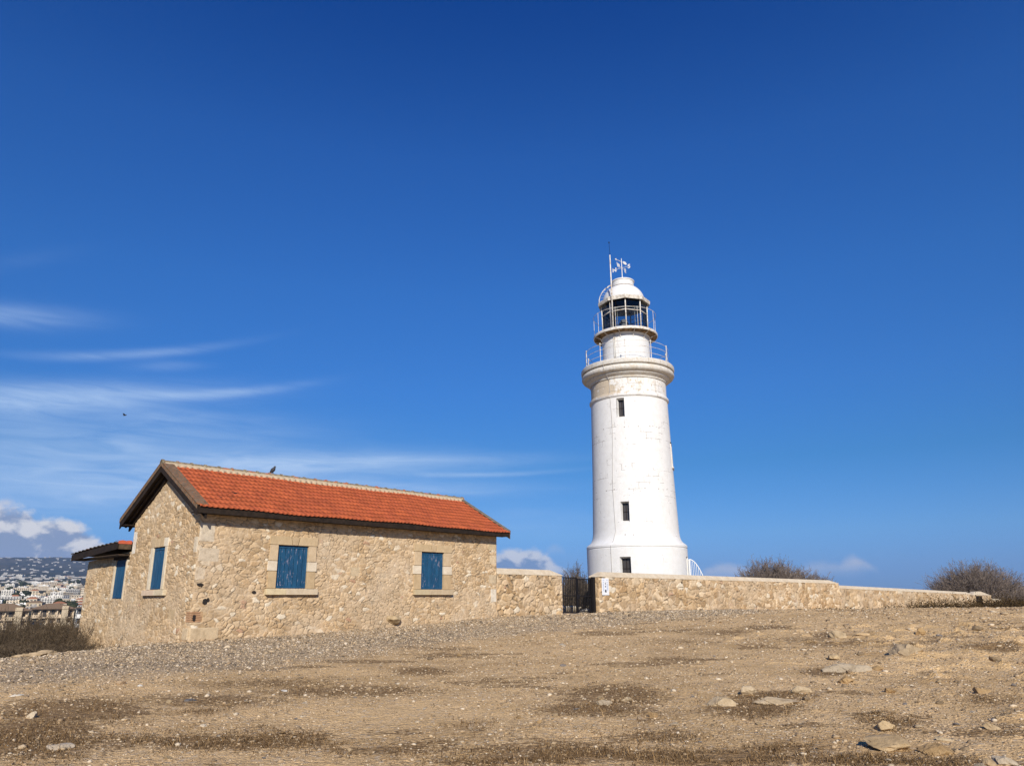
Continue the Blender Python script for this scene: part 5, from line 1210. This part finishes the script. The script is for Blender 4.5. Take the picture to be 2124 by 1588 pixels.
# ------------------------------------------------------------------ pigeon on the ridge and a far bird
m, nt, b, oc = mat('pigeon_feather', .6, .3); n1 = noise(nt, oc, 9, 3, .6); setc(nt, b, mix(nt, n1, (.012, .012, .015), (.06, .06, .07))); M_bird = m
RB = T(3.26, HW/2, RZ+.125)
def bp(l, h, s_=0): l, h, s_ = l*.8, h*.85, s_*.8; return RB+U*l*.75-Vv*l*.65+Vv*s_+np.array([0, 0, h])
mb = MB(); mb.tube([bp(-.155, -.035), bp(-.12, .005), bp(-.075, .06), bp(-.03, .115), bp(.015, .165), bp(.04, .205), bp(.05, .235), bp(.058, .262), bp(.085, .268), bp(.112, .262)], (.014, .024, .048, .068, .066, .048, .036, .034, .017, .004), 12)
for s_ in (-.028, .028): mb.tube([bp(-.01, .07, s_), bp(.0, .0, s_), bp(.03, -.004, s_)], (.014, .007, .005), 5)
tag(mb.build('pigeon', M_bird, None, RB, smooth=True), 'dark pigeon perched on the ridge of the orange tiled roof', 'bird')
fb = wp(259, 861, 60)
mb = MB(); mb.tube([fb+[-.16, 0, 0], fb+[-.05, 0, 0], fb+[.05, 0, .01], fb+[.13, 0, .02]], (.012, .045, .04, .008), 8)
for s_ in (-1, 1): mb.add([fb+[.06, s_*.03, .02], fb+[-.06, s_*.03, .02], fb+[-.08, s_*.20, .09], fb+[.02, s_*.20, .10], fb+[-.10, s_*.36, .04], fb+[.06, s_*.03, .028], fb+[-.06, s_*.03, .028], fb+[-.08, s_*.20, .098], fb+[.02, s_*.20, .108]], [(0, 1, 2, 3), (3, 2, 4), (5, 6, 7, 8), (8, 7, 4)])
fl = mb.build('flying_bird', M_bird, None, fb)
tag(fl, 'tiny dark bird flying in the open sky at the left', 'bird')

# ------------------------------------------------------------------ the town on the slope behind
def plast(name, c):
    m, nt, b, oc = mat(name, .9, .15); n1 = noise(nt, oc, .25, 4, .6); setc(nt, b, mix(nt, n1.step(.3, .7), tuple(q*.88 for q in c), c)); return m
WALLM = [plast('white_render', (.70, .66, .59)), plast('cream_render', (.62, .52, .39)), plast('sand_render', (.52, .42, .29)), plast('grey_render', (.46, .42, .37)), plast('bright_white_render', (.78, .76, .71)), plast('far_render', (.38, .36, .335)), plast('warm_render', (.66, .53, .38))]
m, nt, b, oc = mat('far_window', .4, .4); setc(nt, b, (.055, .05, .048)); M_fw = m
m, nt, b, oc = mat('brown_roof', .9, .1); setc(nt, b, (.22, .15, .095)); M_brf = m
m, nt, b, oc = mat('red_roof', .9, .1); setc(nt, b, (.36, .16, .09)); M_rrf = m
ID = lambda x, y, z: np.array([x, y, z], float)
def block_mesh(w, d, h, floors, bays, wm, seed, roof=None, bal=False):
    rs = np.random.default_rng(seed); mb = MB(); mb.box(ID, (-w/2, w/2), (-d/2, d/2), (-4, h))
    mb.box(ID, (-w/2-.1, w/2+.1), (-d/2-.1, d/2+.1), (h+.01, h+.7))
    if roof is None:
        for _ in range(2): 
            x, y = rs.uniform(-w*.3, w*.3), rs.uniform(-d*.2, d*.2); mb.box(ID, (x-1.6, x+1.6), (y-1.4, y+1.4), (h+.72, h+rs.uniform(2, 3.2)))
    else:
        P = [(-w/2-.6, -d/2-.6, h+.71), (w/2+.6, -d/2-.6, h+.71), (w/2+.6, d/2+.6, h+.71), (-w/2-.6, d/2+.6, h+.71), (-w/2+d*.4, 0, h+.71+d*.22), (w/2-d*.4, 0, h+.71+d*.22)]
        mb.add(P, [(0, 1, 5, 4), (1, 2, 5), (2, 3, 4, 5), (3, 0, 4), (3, 2, 1, 0)], 2)
    fh = h/floors
    for f in range(floors):
        for k in range(bays):
            x = -w/2+(k+.5)*w/bays; ww = w/bays*rs.uniform(.22, .36); z = f*fh
            mb.box(ID, (x-ww, x+ww), (-d/2-.06, -d/2+.02), (z+fh*.25, z+fh*.80), 1)
            if bal: mb.box(ID, (x-ww*1.3, x+ww*1.3), (-d/2-1.1, -d/2-.07), (z+fh*.02, z+fh*.32), 0)
        for k in range(max(1, int(bays*d/w))):
            nb = max(1, int(bays*d/w)); y = -d/2+(k+.5)*d/nb; yw = d/nb*.25
            for s_ in (-1, 1): mb.box(ID, sorted((s_*(w/2+.06), s_*(w/2-.02))), (y-yw, y+yw), (f*fh+fh*.3, f*fh+fh*.78), 1)
    V = np.concatenate(mb.v); me = bpy.data.meshes.new('town_building'); me.from_pydata(V.tolist(), [], mb.f)
    for q in (wm, M_fw, roof or wm): me.materials.append(q)
    me.polygons.foreach_set('material_index', np.array(mb.m, dtype=np.int32)); me.update(); return me
protb = [block_mesh(w, d, h, f, by_, WALLM[wm], i, rf, bl) for i, (w, d, h, f, by_, wm, rf, bl) in enumerate((
    (16, 11, 7, 2, 4, 0, None, False), (22, 12, 10, 3, 6, 1, None, True), (14, 10, 6.5, 2, 3, 4, M_rrf, False), (30, 13, 13, 4, 8, 0, None, True), (18, 14, 10, 3, 4, 2, None, False), (12, 10, 7, 2, 3, 4, None, False),
    (26, 11, 10, 3, 7, 4, None, True), (15, 12, 9.5, 3, 3, 1, M_rrf, False), (40, 14, 13, 4, 12, 1, None, False), (11, 9, 4, 1, 2, 3, None, False), (20, 12, 16, 5, 5, 0, None, True), (17, 10, 7, 2, 4, 2, M_brf, False)))]
firstb = None; spots = []
for _ in range(9000):
    if len(spots) >= 298: break
    px = rng.uniform(-330, 240); py = 1266-68*rng.random()**1.1; r_ = float(np.interp(-py, -_ty[:14], _tr[:14])) if True else 0
    r_ *= rng.uniform(.97, 1.03); azr = math.radians(azel(px, py)[0])
    if math.degrees(azr) > -24.5: continue
    x, y = r_*math.sin(azr), r_*math.cos(azr); sz_ = .55 if r_ < 900 else (.66 if r_ < 1800 else .9)
    if any((x-a_)**2+(y-b_)**2 < (13*sz_+3)**2 for a_, b_ in spots): continue
    spots.append((x, y)); i = int(rng.integers(0, 12))
    if firstb is None: o = firstb = bpy.data.objects.new('town_building', protb[i])
    else: o = firstb.copy(); o.data = protb[i]
    C_.objects.link(o); s_ = sz_*rng.uniform(.8, 1.15); o.scale = (s_, s_, s_*rng.uniform(.8, 1.05)); o.rotation_euler = (0, 0, -azr+rng.uniform(-.75, .75)); o.location = (x, y, float(tz(np.array(x), np.array(y)))-.5)
    tag(o, 'pale flat-fronted block among many in the crowded town left of the cottage', 'building', 'buildings of the town on the slope')
# scattered far houses on the hillside, too small and many to count
mb = MB()
for k in range(700):
    px = rng.uniform(-420, 240); py = rng.choice([rng.uniform(1160, 1172), rng.uniform(1166, 1200), rng.uniform(1196, 1214), rng.uniform(1196, 1214)]); r_ = float(np.interp(-py, -_ty[:14], _tr[:14])); azr = math.radians(azel(px, py)[0])
    if math.degrees(azr) > -24.5: continue
    x, y = r_*math.sin(azr), r_*math.cos(azr); z = float(tz(np.array(x), np.array(y))); w, d_, h = rng.uniform(7, 26), rng.uniform(8, 12), rng.uniform(3, 6)*(1.3 if r_ > 5000 else 1); ca, sa = math.cos(-azr), math.sin(-azr)
    Tq = lambda a_, b_, c_: np.array([x+a_*ca-b_*sa, y+a_*sa+b_*ca, z+c_]); mb.box(Tq, (-w/2, w/2), (-d_/2, d_/2), (-8, h))
tag(mb.build('far_houses', WALLM[5]), 'white specks of far houses strewn over the hillside beyond the town', 'houses', kind='stuff')
# dark trees between the houses
def blob(seed, n_=150):
    V, Fq = rock_mesh(700+seed, 3, .85, .9); V = V*2.6+np.array([0, 0, 2.2])
    me = bpy.data.meshes.new('town_tree'); me.from_pydata(V.tolist(), [], Fq); me.materials.append(M_leafd); return me
blobs = [blob(i) for i in range(4)]; ft = None
for k in range(200):
    px = rng.uniform(-300, 240); py = rng.uniform(1206, 1268); r_ = float(np.interp(-py, -_ty[:14], _tr[:14])); azr = math.radians(azel(px, py)[0])
    if math.degrees(azr) > -24.5: continue
    x, y = r_*math.sin(azr), r_*math.cos(azr)
    if ft is None: o = ft = bpy.data.objects.new('town_tree', blobs[0])
    else: o = ft.copy(); o.data = blobs[k % 4]
    C_.objects.link(o); s_ = rng.uniform(.7, 1.4)*(1+r_/2200); o.scale = (s_*1.2, s_*1.2, s_); o.rotation_euler = (0, 0, rng.uniform(0, 6)); o.location = (x, y, float(tz(np.array(x), np.array(y)))-.5)
    tag(o, 'small dark tree clump between the pale blocks of the town', 'tree', 'dark trees in the town')
# the two apartment blocks standing nearest
def apartments(name, label, pxa, pxb, D, ztop, floors, bays, wm, hip):
    A_, B_ = wp(pxa, 1280, D), wp(pxb, 1280, D); L = np.hypot(*(B_-A_)[:2]); ux = np.array([(B_-A_)[0]/L, (B_-A_)[1]/L, 0]); vx = np.array([-ux[1], ux[0], 0]); A_ = np.array([A_[0], A_[1], 0])
    Tq = lambda a_, b_, c_: A_+ux*a_+vx*b_+np.array([0, 0, c_]); e_ = empty(name, tuple(Tq(L/2, 0, ztop-floors*3.0)), label, 'building'); bw = L/bays; zb = ztop-floors*3.0
    mb = MB(); mb.box(Tq, (0, L), (.9, 13), (zb-8, ztop)); 
    for k in range(bays+1): mb.box(Tq, (max(0, k*bw-.2), min(L, k*bw+.2)), (0, .89), (zb-8, ztop))
    for f in range(floors+1): mb.box(Tq, (-.1, L+.1), (-.15, .88), (zb+f*3-.32, zb+f*3))
    mb.build('wall', WALLM[wm], e_)
    for f in range(floors):
        for k in range(bays):
            mb = MB(); mb.box(Tq, (k*bw+bw*.28, (k+1)*bw-bw*.28), (.80, .89), (zb+f*3+.1, zb+f*3+2.5)); w_ = mb.build('window', M_fw, e_)
            if (k+f) % 3: mb = MB(); mb.box(Tq, (k*bw+.36, (k+1)*bw-.36), (-.12, .0), (zb+f*3+.01, zb+f*3+1.0)); mb.build('balcony_rail', WALLM[(wm, 1, 2)[k % 3]], e_)
    mb = MB(); P = [Tq(-1.2, -1.2, ztop+.02), Tq(L+1.2, -1.2, ztop+.02), Tq(L+1.2, 14, ztop+.02), Tq(-1.2, 14, ztop+.02), Tq(5, 6.5, ztop+hip), Tq(L-5, 6.5, ztop+hip)]
    mb.add(P, [(0, 1, 5, 4), (1, 2, 5), (2, 3, 4, 5), (3, 0, 4), (3, 2, 1, 0)]); mb.build('roof', M_brf, e_); mb = MB(); mb.box(Tq, (L*.70, L*.70+2.2), (-1.0, -.16), (zb-8, ztop+1.2)); mb.build('stair_tower', WALLM[2], e_); return e_
apartments('apartment_block', 'sand coloured apartment block with a brown hipped roof, left of its longer neighbour', -40, 58, 330, -1.0, 3, 4, 6, 2.6)
apartments('apartment_block', 'long balconied apartment block with a low brown roof nearest the cottage', 64, 152, 350, -.6, 3, 5, 6, 2.2)
apartments('apartment_block', 'pale apartment block peeping past the left wall of the cottage', 156, 235, 300, .0, 3, 5, 4, 1.2)

# ------------------------------------------------------------------ the air
m = bpy.data.materials.new('air'); m.use_nodes = True; nt = m.node_tree
for n_ in list(nt.nodes):
    if n_.type == 'BSDF_PRINCIPLED': nt.nodes.remove(n_)
out = [n_ for n_ in nt.nodes if n_.type == 'OUTPUT_MATERIAL'][0]; pv = nt.nodes.new('ShaderNodeVolumePrincipled')
pv.inputs['Color'].default_value = (.42, .62, .98, 1); pv.inputs['Density'].default_value = HAZE_DENSITY; pv.inputs['Anisotropy'].default_value = 0.0
nt.links.new(pv.outputs[0], out.inputs['Volume'])
mb = MB(); mb.box(ID, (-10200, 10200), (-400, 10200), (-24, 470)); tag(mb.build('haze', m, None, (0, 0, -24)), kind='stuff')
